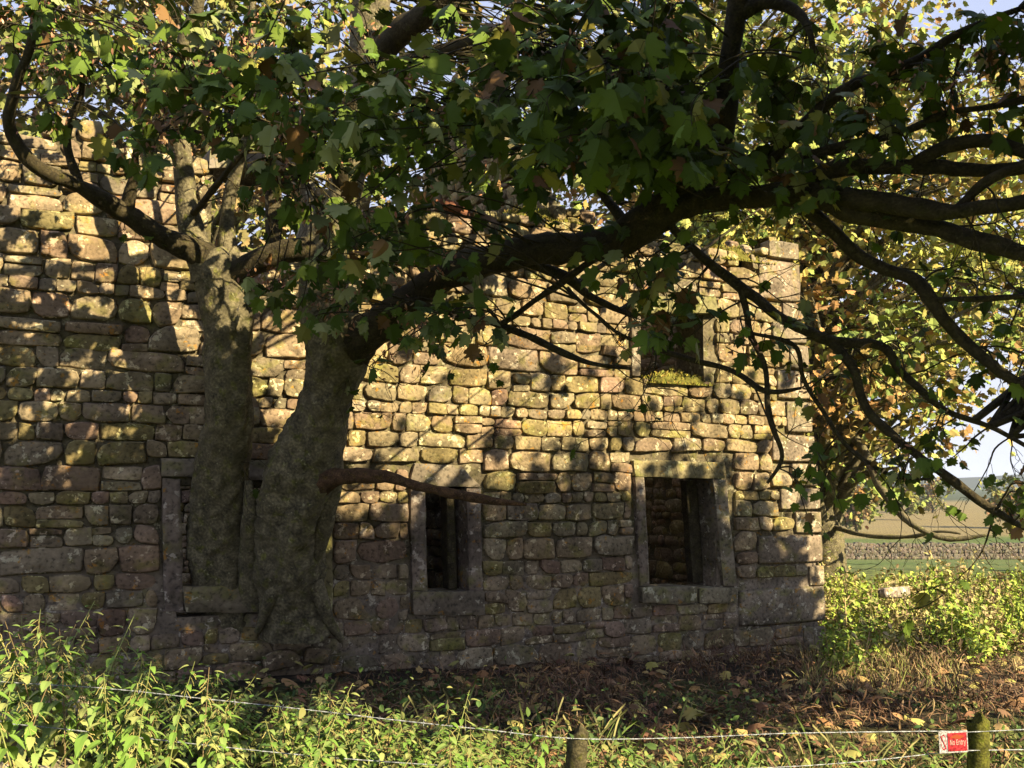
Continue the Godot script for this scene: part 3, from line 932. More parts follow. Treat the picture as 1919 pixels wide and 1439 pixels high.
	for e in limbs:
		var g := Geo.new()
		var path := smooth_path(px_path(e[3]), 16 if e[0] == "trunk" else 6)
		if e[0] == "branch" or e[0] == "dead_branch":
			for k in path.size():
				var q: Vector4 = path[k]
				var j := 0.035
				path[k] = q + Vector4(nz.get_noise_3d(q.x * 110, q.y * 110, q.z * 110), nz.get_noise_3d(q.x * 110 + 50, q.y * 110, q.z * 110), nz.get_noise_3d(q.x * 110, q.y * 110 + 50, q.z * 110), 0) * j
		tube(g, path, e[2], 0.22 if e[0] in ["trunk", "root"] else 0.3)
		var o := put(e[0], g.commit(), M[e[1]], tree)
		if e[0] == "dead_branch": o.set_meta("label", "broken reddish dead branch")
		if e[0] != "dead_branch" and e[0] != "root":
			for k in range(path.size() / 4 if e[0] == "trunk" else 2, path.size(), 5 if e[0] == "trunk" else 2): limb_samples.append(path[k])
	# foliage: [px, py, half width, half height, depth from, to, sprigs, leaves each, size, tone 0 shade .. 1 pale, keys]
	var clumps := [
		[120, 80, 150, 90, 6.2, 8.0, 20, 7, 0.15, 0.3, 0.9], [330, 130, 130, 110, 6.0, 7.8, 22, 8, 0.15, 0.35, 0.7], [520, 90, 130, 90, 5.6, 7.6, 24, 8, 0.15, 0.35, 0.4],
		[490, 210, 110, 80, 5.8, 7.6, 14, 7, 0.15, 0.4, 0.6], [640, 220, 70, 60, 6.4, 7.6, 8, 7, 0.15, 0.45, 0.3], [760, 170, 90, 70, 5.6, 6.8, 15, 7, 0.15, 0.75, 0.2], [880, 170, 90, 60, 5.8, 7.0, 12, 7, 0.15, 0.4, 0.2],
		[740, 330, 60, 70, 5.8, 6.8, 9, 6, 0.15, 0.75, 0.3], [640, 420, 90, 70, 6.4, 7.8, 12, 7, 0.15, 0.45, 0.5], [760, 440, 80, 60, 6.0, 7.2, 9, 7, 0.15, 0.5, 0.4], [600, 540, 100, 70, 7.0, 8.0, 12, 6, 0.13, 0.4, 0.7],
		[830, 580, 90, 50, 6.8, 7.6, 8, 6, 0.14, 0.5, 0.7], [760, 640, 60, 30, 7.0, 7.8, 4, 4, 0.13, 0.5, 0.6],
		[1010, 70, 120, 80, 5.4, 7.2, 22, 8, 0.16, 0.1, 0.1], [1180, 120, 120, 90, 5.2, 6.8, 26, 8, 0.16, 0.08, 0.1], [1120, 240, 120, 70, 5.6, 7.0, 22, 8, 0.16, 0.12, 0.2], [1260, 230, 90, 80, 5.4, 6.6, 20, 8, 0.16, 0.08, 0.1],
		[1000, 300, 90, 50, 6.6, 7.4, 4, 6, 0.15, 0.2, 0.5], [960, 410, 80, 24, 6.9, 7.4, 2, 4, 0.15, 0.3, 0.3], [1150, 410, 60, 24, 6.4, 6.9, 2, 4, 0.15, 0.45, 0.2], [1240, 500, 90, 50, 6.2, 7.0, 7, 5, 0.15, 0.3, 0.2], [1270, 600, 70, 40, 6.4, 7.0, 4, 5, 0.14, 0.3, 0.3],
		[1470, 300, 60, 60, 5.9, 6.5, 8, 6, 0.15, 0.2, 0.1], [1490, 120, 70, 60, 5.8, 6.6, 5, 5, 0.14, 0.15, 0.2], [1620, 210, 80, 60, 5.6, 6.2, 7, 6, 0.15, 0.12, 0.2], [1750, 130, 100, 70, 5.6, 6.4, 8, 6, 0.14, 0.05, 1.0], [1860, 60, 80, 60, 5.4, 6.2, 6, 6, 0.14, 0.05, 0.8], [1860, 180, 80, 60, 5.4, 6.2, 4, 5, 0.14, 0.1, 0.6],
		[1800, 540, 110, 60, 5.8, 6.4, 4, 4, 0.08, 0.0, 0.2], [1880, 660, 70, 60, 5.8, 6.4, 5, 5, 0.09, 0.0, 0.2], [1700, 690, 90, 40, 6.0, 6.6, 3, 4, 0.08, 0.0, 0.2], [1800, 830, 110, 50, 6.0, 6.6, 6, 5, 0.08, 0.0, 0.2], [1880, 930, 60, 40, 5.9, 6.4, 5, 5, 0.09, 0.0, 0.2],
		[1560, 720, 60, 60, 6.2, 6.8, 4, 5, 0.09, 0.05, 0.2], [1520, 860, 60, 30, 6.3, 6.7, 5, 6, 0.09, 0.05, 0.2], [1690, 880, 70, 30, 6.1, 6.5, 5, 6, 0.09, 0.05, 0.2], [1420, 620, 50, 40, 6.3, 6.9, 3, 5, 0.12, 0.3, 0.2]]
	var tw := Geo.new()
	var leaves := []
	var keys := []
	for c in clumps:
		for k in c[6]:
			var p := atd(c[0] + rng.randfn() * c[2] * 0.6, c[1] + rng.randfn() * c[3] * 0.6, rr(c[4], c[5]))
			sprig(tw, leaves, keys, nearest_limb(p), p, c[7], c[8], c[9], c[10])
	# the crown that goes on beyond the picture and shades the lower wall
	var shade := 0
	for k in 5600:
		var s := rr(-9.8, -0.1)
		var h := rr(-1.4 if s < -2.5 else -0.5, 3.4)
		var p0 := wall_pt(s, h, rr(0.0, 0.5))
		var p := p0 + SUN * rr(5.0, 11.5)
		if in_frame(p, 330.0) or p.y > 8.2 or p.distance_to(EYE) < 2.6: continue
		var edge := 1.95 + 0.5 * nz.get_noise_1d(s * 60) - 1.5 * sm(-1.1, -0.1, s) + 0.35 * sm(-6.0, -7.5, s)
		var dens := 1.5 if h < edge else 0.05
		var pat := nz.get_noise_2d(s * 55, h * 55 + 500)
		if pat > 0.27: dens *= 0.12
		if rng.randf() > dens * 0.42: continue
		var blocks := false
		for c in clumps:
			if c[0] > 950 or c[9] < 0.3: continue
			var a := p - atd(c[0], c[1], (c[4] + c[5]) * 0.5)
			if (a - SUN * a.dot(SUN)).length() < 0.55: blocks = true
		if blocks and rng.randf() < 0.85: continue
		sprig(tw, leaves, keys, nearest_limb(p), p, 9, 0.17, 0.2, 0.03)
		shade += 1
	# upper crown over the limb in front of the gable
	for k in 90:
		var p := atd(rr(900, 1400), rr(-40, 420), rr(5.6, 7.0)) + SUN * rr(1.6, 4.2)
		if in_frame(p, 160.0) or p.distance_to(EYE) < 2.6: continue
		sprig(tw, leaves, keys, nearest_limb(p), p, 7, 0.16, 0.1, 0.05)
	# the part of the crown that stands over the roofless rooms
	for k in 200:
		var p0 := WO - WN * 5.6 + WU * rr(-9.5, -0.5) + Vector3.UP * rr(-0.2, 3.2)
		var p := p0 + SUN * rr(6.0, 9.5)
		var q := to_px(p)
		if q.y > 330 or q.x > 1120: continue
		sprig(tw, leaves, keys, nearest_limb(p), p, 8, 0.16, 0.1, 0.1)
	for k in 110:
		var p0 := WO - WN * 5.6 + WU * rr(-8.0, -4.0) + Vector3.UP * rr(0.2, 2.6)
		var p := p0 + SUN * rr(6.0, 9.5)
		var q := to_px(p)
		if q.y > 330: continue
		sprig(tw, leaves, keys, nearest_limb(p), p, 8, 0.16, 0.1, 0.1)
	# bare twigs hanging from the outer limbs
	for k in 120:
		var b: Vector4 = limb_samples[rng.randi() % limb_samples.size()]
		var p := Vector3(b.x, b.y, b.z)
		var q := to_px(p)
		if q.x < 1000 and rng.randf() < 0.75: continue
		twig(tw, p, (rdir() + Vector3(0.35, -0.35, 0.1)).normalized(), rr(0.25, 0.8), clampf(b.w * 0.4, 0.003, 0.008), 2, leaves)
	# tones
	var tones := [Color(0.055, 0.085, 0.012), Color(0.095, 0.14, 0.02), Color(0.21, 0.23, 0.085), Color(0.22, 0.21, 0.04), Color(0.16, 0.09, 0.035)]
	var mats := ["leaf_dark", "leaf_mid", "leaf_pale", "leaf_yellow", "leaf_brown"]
	var shapes := [sycamore_leaf(0.25, 0.15, 1), sycamore_leaf(0.6, 0.3, 2), sycamore_leaf(0.45, -0.2, 3), sycamore_leaf(1.0, 0.5, 4), sycamore_leaf(-0.15, 0.3, 5), sycamore_leaf(0.75, 0.7, 6)]
	for e in leaves:
		var q := to_px((e[0] as Transform3D).origin)
		var vis := in_frame((e[0] as Transform3D).origin, 0.0)
		e.append((e[0] as Transform3D).basis.y.length() / q.z if vis else 0.0)
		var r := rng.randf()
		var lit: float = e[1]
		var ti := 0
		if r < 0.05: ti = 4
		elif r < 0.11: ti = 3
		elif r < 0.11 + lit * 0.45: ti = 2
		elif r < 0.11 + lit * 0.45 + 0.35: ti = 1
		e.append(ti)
	leaves.sort_custom(func(a, b): return a[2] > b[2])
	var mt := [[], [], [], [], [], []]
	var mc := [[], [], [], [], [], []]
	for k in leaves.size():
		var e: Array = leaves[k]
		var v := k % 6
		if k < 300:
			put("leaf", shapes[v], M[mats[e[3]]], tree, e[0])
		else:
			mt[v].append(e[0])
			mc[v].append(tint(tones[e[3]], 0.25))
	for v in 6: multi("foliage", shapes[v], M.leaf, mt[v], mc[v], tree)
	put("twigs", tw.commit(), M.bark_dark, tree).set_meta("kind", "stuff")
	var kc := []
	for k in keys.size(): kc.append(tint([Color(0.38, 0.19, 0.11), Color(0.44, 0.29, 0.19), Color(0.25, 0.11, 0.06)][k % 3], 0.3))
	multi("seed_keys", simple_leaf(0.36, 0.1, 0.15), M.dry, keys, kc, tree)
	print("sycamore leaves ", leaves.size(), " keys ", keys.size(), " shade sprigs ", shade)

# ------------------------------------------------------------------ trees behind
func far_tree(called: String, label: String, foot: Vector3, height: float, low: float, rx: float, clusters: int, per: int, leaf: float, pal: Array, sd: int, group := "") -> void:
	rng.seed = sd
	var tree := base_node(called, foot)
	tag(tree, label, "tree", group)
	var g := Geo.new()
	var lean := Vector3(rr(-0.6, 0.6), 0, rr(-0.4, 0.4))
	var path := []
	for k in 7:
		var f := k / 6.0
		var p := lean * f * f + Vector3(sin(f * 5 + sd) * 0.15, f * height * 0.8, cos(f * 4) * 0.15)
		path.append(Vector4(p.x, p.y, p.z, lerpf(height * 0.028, height * 0.006, f)))
	path = smooth_path(path, 4)
	tube(g, path, 10, 0.2)
	put("trunk", g.commit(), M.bark_pale, tree)
	var bg := Geo.new()
	var ts := []
	var cs := []
	for k in clusters:
		var dir := rdir()
		var rad := pow(rng.randf(), 0.45)
		var c := Vector3(dir.x * rx * rad, lerpf(low, height, 0.5 + 0.5 * dir.y * rad), dir.z * rx * rad)
		c += lean * (c.y / height)
		var fy := clampf((c.y - rr(0.6, 2.0)) / (height * 0.8), 0.15, 0.95)
		var q: Vector4 = path[int(fy * (path.size() - 1))]
		var a := Vector3(q.x, q.y, q.z)
		var m := a.lerp(c, 0.5) + Vector3(rr(-0.3, 0.3), rr(0.0, 0.6), rr(-0.3, 0.3))
		tube(bg, smooth_path([Vector4(a.x, a.y, a.z, q.w * 0.45), Vector4(m.x, m.y, m.z, q.w * 0.3), Vector4(c.x, c.y, c.z, 0.01)], 5), 5)
		var cr := rr(0.6, 1.2) * rx / 4.0
		for j in 4:
			var e := c + rdir() * cr * 0.9
			tube(bg, [Vector4(c.x, c.y, c.z, 0.012), Vector4((c.x + e.x) / 2, (c.y + e.y) / 2 + 0.06, (c.z + e.z) / 2, 0.009), Vector4(e.x, e.y, e.z, 0.004)], 3)
		var ct: Color = pal[rng.randi() % pal.size()]
		for j in per:
			var p := c + Vector3(rng.randfn(), rng.randfn() * 0.7, rng.randfn()) * cr * 0.62
			ts.append(leaf_t(p, (rdir() + Vector3.DOWN * 0.4), (Vector3.UP + rdir() * 0.8), leaf * rr(0.6, 1.2)))
			cs.append(tint(ct.lerp(pal[rng.randi() % pal.size()], rr(0, 0.6)), 0.25))
	put("branches", bg.commit(), M.bark_pale, tree).set_meta("kind", "stuff")
	multi("crown", M.far_leaf_mesh, M.leaf, ts, cs, tree)

func low_limb(tree: Node3D, pts: Array) -> void:
	var g := Geo.new()
	var path := smooth_path(px_path(pts), 6)
	for k in path.size():
		var q: Vector4 = path[k]
		path[k] = q - Vector4(tree.position.x, tree.position.y, tree.position.z, 0)
	tube(g, path, 7, 0.25)
	put("branch", g.commit(), M.bark_pale, tree)

func build_far_trees() -> void:
	M.far_leaf_mesh = sycamore_leaf(0.4, 0.2)
	var gold := [Color(0.32, 0.32, 0.08), Color(0.23, 0.28, 0.07), Color(0.38, 0.33, 0.10), Color(0.32, 0.18, 0.07), Color(0.18, 0.24, 0.06)]
	var dull := [Color(0.15, 0.18, 0.05), Color(0.22, 0.21, 0.06), Color(0.28, 0.17, 0.09), Color(0.18, 0.21, 0.06)]
	var f := func(px: float, d: float) -> Vector3:
		var p := atd(px, 919.0, d)
		return Vector3(p.x, gy(p.x, p.z) - 0.1, p.z)
	far_tree("autumn_tree", "yellow-green autumn tree rising right beyond the corner of the ruin", f.call(1535, 19.0), 11.5, 1.4, 3.6, 190, 100, 0.15, gold, 21)
	low_limb(get_node("autumn_tree"), [[1560, 800, 18.8, 9], [1610, 830, 18, 9], [1650, 912, 17, 9], [1688, 962, 16.4, 8], [1722, 990, 16, 6], [1780, 1010, 15.8, 5], [1850, 1002, 15.6, 3]])
	low_limb(get_node("autumn_tree"), [[1555, 985, 18.8, 5], [1620, 1003, 17.6, 4], [1700, 1006, 17, 4], [1760, 996, 16.6, 3], [1800, 1000, 16.4, 2]])
	far_tree("autumn_tree", "thin golden tree with open crown beyond the weed patch", f.call(2010, 25.0), 13.0, 4.6, 4.4, 100, 70, 0.15, gold, 22)
	far_tree("autumn_tree", "dense russet and green tree standing behind the ruin's cross gable", f.call(1290, 22.0), 15.0, 5.0, 4.8, 130, 80, 0.16, gold, 23)
	far_tree("autumn_tree", "tall dull green tree behind the broken upper window", f.call(330, 18.0), 13.0, 4.6, 4.4, 120, 75, 0.16, dull, 24)
	for e in [[1690, 150.0, 5.5, "small round tree at the field edge near the pale stubble"], [1745, 190.0, 7.0, "grey-green hedgerow tree on the skyline by the dark hill"], [1905, 120.0, 6.0, "bushy hedgerow tree beside the stubble field"], [1600, 110.0, 6.5, "broad hedgerow tree above the green pasture"]]:
		far_tree("hedgerow_tree", e[3], f.call(e[0], e[1]), e[2], 0.6, e[2] * 0.5, 30, 40, 0.5, dull, 30 + int(e[1]), "trees along the far field")

# ------------------------------------------------------------------ plants on the ground
func build_plants() -> void:
	rng.seed = 77
	var nl := [simple_leaf(0.52, 0.25, 0.25, true), simple_leaf(0.46, 0.15, 0.45, true)]
	var cat := Geo.new()
	for k in 6:
		var y := -k * 0.2
		var pts := []
		tube(cat, [Vector4(sin(k * 1.7) * 0.05, y, cos(k * 1.3) * 0.05, 0.03), Vector4(sin(k * 1.7 + 1) * 0.07, y - 0.14, cos(k * 1.3) * 0.07, 0.075), Vector4(0, y - 0.24, 0, 0.02)], 5)
	var catm := cat.commit()
	var protos := []
	for v in 6:
		var root := Node3D.new()
		root.name = "nettle"
		var hgt := 1.0
		var g := Geo.new()
		var bx := rr(-0.3, 0.3)
		var bz := rr(-0.2, 0.2)
		var path := []
		for k in 7:
			var fk := k / 6.0
			path.append(Vector4(bx * fk * fk, fk * hgt, bz * fk * fk, lerpf(0.0048, 0.0018, fk)))
		tube(g, path, 5)
		put("stem", g.commit(), M.nettle_stem if v % 2 else M.nettle_c, root)
		var y := 0.30
		var turn := rr(0, TAU)
		var k2 := 0
		while y < hgt:
			var fy := y / hgt
			var size := lerpf(0.125, 0.045, pow(fy, 2.2)) * rr(0.8, 1.15)
			for side in 2:
				if rng.randf() < 0.12: continue
				var an := turn + side * PI
				var out := Vector3(cos(an), 0, sin(an))
				var p := Vector3(bx * fy * fy, y, bz * fy * fy) + out * 0.025
				var dir := out + Vector3(0, lerpf(-0.75, 0.25, fy * fy) + rr(-0.25, 0.15), 0)
				put("leaf", nl[rng.randi() % 2], M[["nettle_a", "nettle_b", "nettle_a", "nettle_c"][rng.randi() % 4]], root, leaf_t(p, dir, Vector3.UP + out * 0.4 + rdir() * 0.2, size))
				if fy > 0.5 and fy < 0.95 and rng.randf() < 0.8:
					var side_dir := out.rotated(Vector3.UP, rr(0.5, 1.2) * (1 if side else -1))
					var ca := put("catkin", catm, M.catkin, root)
					ca.transform = Transform3D(Basis(Quaternion(Vector3.DOWN, (side_dir + Vector3.DOWN * rr(0.6, 1.6)).normalized())).scaled_local(Vector3(0.03, rr(0.035, 0.055), 0.03)), p - out * 0.018)
			y += lerpf(0.075, 0.03, fy)
			turn += PI / 2 + rr(-0.2, 0.2)
			k2 += 1
		protos.append(root)
	var spots := []
	# tops of the nettle bank as the photograph shows them: [px, py of the tips]
	var tips := [[-40, 1190], [30, 1170], [60, 1135], [125, 1150], [200, 1210], [270, 1205], [330, 1225], [420, 1255], [480, 1270], [560, 1275], [620, 1285], [700, 1300], [780, 1325], [850, 1310], [920, 1370], [1000, 1395], [1120, 1390], [1250, 1385], [1400, 1390], [1560, 1380], [1660, 1395], [1760, 1400], [1900, 1385], [1990, 1390]]
	var tip_y := func(x: float) -> float:
		for k in tips.size() - 1:
			if x < tips[k + 1][0]: return lerpf(tips[k][1], tips[k + 1][1], clampf((x - tips[k][0]) / (tips[k + 1][0] - tips[k][0]), 0, 1))
		return 1390.0
	for k in 190:
		var px := rr(-30, 940) if k < 145 else rr(900, 1940)
		var d := rr(4.75, 6.6) if rng.randf() < 0.8 else rr(4.2, 4.75)
		spots.append([px, d, tip_y.call(px) + absf(rng.randfn()) * 55.0])
	for e in [[58, 5.2, 1130], [122, 5.0, 1148], [270, 5.4, 1200], [455, 5.4, 1258], [545, 5.2, 1270], [640, 4.9, 1285], [830, 4.8, 1302], [975, 4.7, 1335]]: spots.append(e)
	var nk := 0
	for e in spots:
		var tip := atd(e[0], e[2], e[1])
		var gr := gy(tip.x, tip.z)
		var hg := clampf(tip.y - gr, 0.28, 1.25)
		if tip.y - gr < 0.15: continue
		var o: Node3D = protos[nk % protos.size()].duplicate()
		o.name = numbered("nettle")
		add_child(o)
		var w := clampf(hg, 0.75, 1.05)
		o.transform = Transform3D(Basis(Vector3.UP, rr(0, TAU)).scaled_local(Vector3(w, hg, w)), Vector3(tip.x, gr - 0.02, tip.z))
		var stem_word: String = ["green-stemmed", "brown-stemmed"][(nk % protos.size()) % 2]
		var wire_y := lerpf(1277.0, 1384.0, clampf(e[0] / 1080.0, 0, 1))
		var reach := "rising well above the upper wire strand" if e[2] < wire_y - 45 else ("level with the upper wire strand" if e[2] < wire_y + 25 else "staying below the upper wire strand")
		if e[0] < 900: tag(o, "%s nettle in the bright bank, %s" % [stem_word, reach], "nettle", "nettles along the barbed wire")
		else: tag(o, "low %s nettle near the sign post, %s" % [stem_word, reach], "nettle", "low nettles by the sign post")
		nk += 1
	for p in protos: p.free()
	# undergrowth: low leaves nobody could count
	var ts := []
	var cs := []
	var leafm := simple_leaf(0.55, 0.2, 0.3)
	for k in 17000:
		var px := rr(-60, 1980)
		var d := rr(3.9, 9.0)
		var p := atd(px, 1200, d)
		var fac := (p - WO).dot(WN)
		if fac < 0.05: continue
		var n1 := nz.get_noise_2d(p.x * 90, p.z * 90 + 70)
		if d > 7.0 and n1 < 0.05: continue
		p.y = gy(p.x, p.z) + absf(rng.randfn()) * (0.20 if d < 6.6 else 0.10)
		ts.append(leaf_t(p, rdir() + Vector3.UP * 0.3, Vector3.UP + rdir() * 0.7, rr(0.025, 0.065)))
		cs.append(tint([Color(0.08, 0.13, 0.03), Color(0.06, 0.10, 0.03), Color(0.12, 0.15, 0.05), Color(0.16, 0.16, 0.05)][k % 4], 0.3))
	var u := multi("undergrowth", leafm, M.leaf, ts, cs)
	tag(u, "low green leaves covering the ground before the ruin", "undergrowth", "", "stuff")
	ts = []; cs = []
	for k in 1500:
		var p := atd(rr(-40, 1960), 1250, rr(4.6, 7.2))
		p.y = gy(p.x, p.z)
		if nz.get_noise_2d(p.x * 130 + 70, p.z * 130) < -0.05: continue
		ts.append(leaf_t(p, Vector3.UP + rdir() * 0.5, rdir(), rr(0.15, 0.42)))
		cs.append(tint([Color(0.12, 0.18, 0.04), Color(0.18, 0.20, 0.06), Color(0.22, 0.20, 0.08)][k % 3], 0.25))
	tag(multi("verge_grass", simple_leaf(0.016, 0.1, 0.6), M.dry, ts, cs), "long grass blades growing up among the nettles", "grass", "", "stuff")
	ts = []; cs = []
	for k in 900:
		var p := atd(rr(500, 1960), 1250, rr(6.0, 12.5))
		var fac := (p - WO).dot(WN)
		if fac < 0.05 or fac > 5.0: continue
		p.y = gy(p.x, p.z) + rr(0.02, 0.14)
		ts.append(leaf_t(p, Vector3(rng.randfn(), rr(-0.2, 0.3), rng.randfn()), Vector3.UP + rdir() * 0.4, rr(0.06, 0.14)))
		cs.append(tint([Color(0.24, 0.13, 0.06), Color(0.17, 0.09, 0.05), Color(0.32, 0.22, 0.09), Color(0.30, 0.27, 0.08)][k % 4], 0.25))
	tag(multi("fallen_leaves", sycamore_leaf(0.8, 0.4, 3), M.dry, ts, cs), "curled brown sycamore leaves fallen before the ruin", "leaves", "", "stuff")
	# dead bracken and leaf litter
	ts = []; cs = []
	var blade := simple_leaf(0.13, 0.1, 0.7)
	for k in 34000:
		var px := rr(560, 2050)
		var d := rr(6.2, 14.0)
		var p := atd(px, 1250, d)
		var fac := (p - WO).dot(WN)
		var along := (p - WO).dot(WU)
		if fac < 0.03 and along < 0.1: continue
		if fac > 5.2: continue
		if px < 1000 and rng.randf() > 0.45: continue
		var heap := maxf(0.0, nz.get_noise_2d(p.x * 70 + 9, p.z * 70)) * 0.6
		p.y = gy(p.x, p.z) + heap * rng.randf() + rr(0, 0.06)
		ts.append(leaf_t(p, rdir() + Vector3.UP * rr(-0.2, 0.5), Vector3.UP + rdir() * 0.6, rr(0.04, 0.12)))
		cs.append(tint([Color(0.11, 0.06, 0.035), Color(0.16, 0.095, 0.05), Color(0.08, 0.048, 0.03), Color(0.22, 0.15, 0.08)][k % 4], 0.3))
	var br := multi("dead_bracken", blade, M.dry, ts, cs)
	tag(br, "brown dead bracken and leaf litter along the foot of the ruin", "bracken", "", "stuff")
	# weeds beyond the corner
	ts = []; cs = []
	var ts2 := []
	var cs2 := []
	for k in 3600:
		var px := rr(1500, 2150)
		var d := rr(10.2, 17.5)
		var p := atd(px, 1100, d)
		if (p - WO).dot(WU) < 0.35 and (p - WO).dot(WN) < 0.8: continue
		var tall := rng.randf() < 0.07
		if (p - WO).dot(WN) > 1.2 + 0.8 * nz.get_noise_1d(px * 0.9) and d < 12.0: continue
		p.y = gy(p.x, p.z)
		var hg := rr(0.3, 0.95) * (0.75 + 0.5 * nz.get_noise_2d(p.x * 40, p.z * 40)) * lerpf(0.6, 1.0, sm(11, 14, d))
		hg = minf(hg, 1.95 - 0.07 * d - rr(0.0, 0.4))
		if tall: hg += rr(0.1, 0.3)
		var warm := nz.get_noise_2d(p.x * 60 + 500, p.z * 60) + rr(-0.4, 0.4)
		for j in int(24 + hg * 30):
			var f := rng.randf()
			var q := p + Vector3(rng.randfn() * 0.06 * (1.15 - f), f * hg, rng.randfn() * 0.06 * (1.15 - f))
			ts.append(leaf_t(q, rdir() + Vector3.UP * 0.2, Vector3.UP + rdir() * 0.7, rr(0.03, 0.085)))
			var c: Color = [Color(0.25, 0.34, 0.05), Color(0.34, 0.37, 0.07), Color(0.18, 0.26, 0.05)][j % 3]
			if warm > 0.15 or tall: c = c.lerp(Color(0.34, 0.23, 0.14), rr(0.4, 0.9))
			cs.append(tint(c, 0.25))
		ts2.append(Transform3D(Basis(Vector3(0.011, 0, 0), Vector3(rr(-0.12, 0.12), hg, rr(-0.12, 0.12)), Vector3(0, 0, 0.011)), p))
		cs2.append(tint([Color(0.30, 0.24, 0.11), Color(0.20, 0.20, 0.07), Color(0.34, 0.24, 0.15)][k % 3], 0.2))
	var weeds := multi("weeds", leafm, M.leaf, ts, cs)
	tag(weeds, "sunlit tangle of nettles and weeds beyond the ruin's corner", "weeds", "", "stuff")
	var cyl := Geo.new()
	tube(cyl, [Vector4(0, -0.05, 0, 0.5), Vector4(0, 1.0, 0, 0.25)], 5)
	var stalks := multi("weed_stalks", cyl.commit(), M.dry, ts2, cs2)
	tag(stalks, "thin upright stems among the sunlit weeds", "stems", "", "stuff")
	# grasses at the edge of the weeds
	ts = []; cs = []
	for k in 1700:
		var px := rr(1500, 1800)
		var d := rr(9.4, 13.5)
		var p := atd(px, 1250, d)
		var fac := (p - WO).dot(WN)
		if fac < 0.1 and (p - WO).dot(WU) < 0.2: continue
		if fac > 2.6: continue
		p.y = gy(p.x, p.z)
		ts.append(leaf_t(p, Vector3.UP + rdir() * 0.45, rdir(), rr(0.1, 0.26)))
		cs.append(tint([Color(0.34, 0.26, 0.12), Color(0.20, 0.22, 0.06), Color(0.28, 0.20, 0.10)][k % 3], 0.25))
	var gr2 := multi("grass", simple_leaf(0.035, 0.1, 0.35), M.dry, ts, cs)
	tag(gr2, "pale dry grass tufts at the edge of the weeds", "grass", "", "stuff")
	# single dry stalks that stand out
	var which3 := ["tall straw stalk close to the ruin's corner", "straw stalk in the middle of a clump of three dead stalks", "straw stalk leaning at the far edge of a clump of three", "shortest straw stalk of a clump of three", "tall isolated dead stalk deep in the weeds", "pale short stalk at the edge of the dead bracken", "thin dead stalk beside the pale slab"]
	for e in [[1583, 1118, 1262, 12.2], [1780, 1150, 1262, 12.0], [1808, 1165, 1255, 12.4], [1765, 1170, 1260, 12.6], [1872, 1090, 1215, 14.0], [1900, 1235, 1290, 10.6], [1648, 1115, 1180, 14.0]]:
		var t1 := atd(e[0], e[1], e[3])
		var gr := gy(t1.x, t1.z)
		var g := Geo.new()
		var hh := t1.y - gr
		tube(g, [Vector4(rr(-0.06, 0.06), -0.03, 0, 0.013), Vector4(rr(-0.03, 0.03), hh * 0.5, 0.02, 0.011), Vector4(0, hh, 0, 0.006)], 6, 0.0, Color(0.46, 0.36, 0.17))
		var root := base_node("dry_stalk", Vector3(t1.x, gr, t1.z))
		put("stem", g.commit(), M.dry, root)
		var hd := Geo.new()
		for j in 7:
			var q := Vector3(rr(-0.05, 0.05), hh - 0.02 - j * 0.03, rr(-0.05, 0.05))
			tube(hd, [Vector4(0, q.y - 0.03, 0, 0.004), Vector4(q.x, q.y, q.z, 0.009), Vector4(q.x * 1.5, q.y + 0.03, q.z * 1.5, 0.003)], 4, 0.0, Color(0.36, 0.25, 0.12))
		put("seed_head", hd.commit(), M.dry, root)
		tag(root, which3.pop_front(), "stalk", "dead stalks in the weeds")

# ------------------------------------------------------------------ moss, loose stones, fence, sign, field wall
func moss_clump(label: String, at: Vector3, w: float, h: float, d: float, sd: int) -> void:
	rng.seed = sd
	var root := base_node("moss_clump", at)
	root.basis = Basis(WU, Vector3.UP, WN)
	var g := Geo.new()
	var nx := 14
	var nzz := 7
	for j in nzz + 1:
		for k in nx + 1:
			var fx := float(k) / nx * 2 - 1
			var fz := float(j) / nzz * 2 - 1
			var e := maxf(0.0, 1.0 - pow(absf(fx), 2.5)) * maxf(0.0, 1.0 - pow(absf(fz), 2.5))
			var y := h * pow(e, 0.6) * (0.75 + 0.6 * nz.get_noise_2d(fx * w * 900 + sd * 10, fz * d * 900)) - 0.03
			g.add(Vector3(fx * w * 0.5, y, fz * d * 0.5), tint(Color(0.24, 0.22, 0.04), 0.15))
	for j in nzz:
		for k in nx:
			var a := j * (nx + 1) + k
			g.quad(a, a + 1, a + nx + 2, a + nx + 1)
	put("cushion", g.commit(), M.moss, root)
	var ts := []
	var cs := []
	for k in int(900 * w * 1.6):
		var q: Vector3 = g.v[rng.randi() % g.v.size()] + Vector3(rr(-0.03, 0.03), 0, rr(-0.02, 0.02))
		ts.append(leaf_t(q, Vector3.UP + rdir() * 0.8, rdir(), rr(0.02, 0.05)))
		cs.append(tint([Color(0.28, 0.26, 0.04), Color(0.18, 0.19, 0.04), Color(0.32, 0.23, 0.06)][k % 3], 0.3))
	multi("fronds", simple_leaf(0.25, 0.1, 0.3), M.leaf, ts, cs, root)
	tag(root, label, "moss")

func loose_stone(called: String, label: String, p: Vector3, size: Vector3, col: Color, turn: float, group := "") -> void:
	var a := stone_geo(size.x, size.y, size.z * 0.5, col, 0.03)
	var b := stone_geo(size.x, size.y, 0.0, col, 0.03)
	var g := Geo.new()
	g.merge(a, Transform3D(Basis(), Vector3(0, size.y * 0.5, size.z * 0.5)))
	# close the back
	g.merge(b, Transform3D(Basis(Vector3.UP, PI), Vector3(0, size.y * 0.5, 0)))
	var o := put(called, g.commit(), M.stone)
	o.position = p
	o.rotation = Vector3(rr(-0.15, 0.15), turn, rr(-0.12, 0.12))
	tag(o, label, "stone", group)

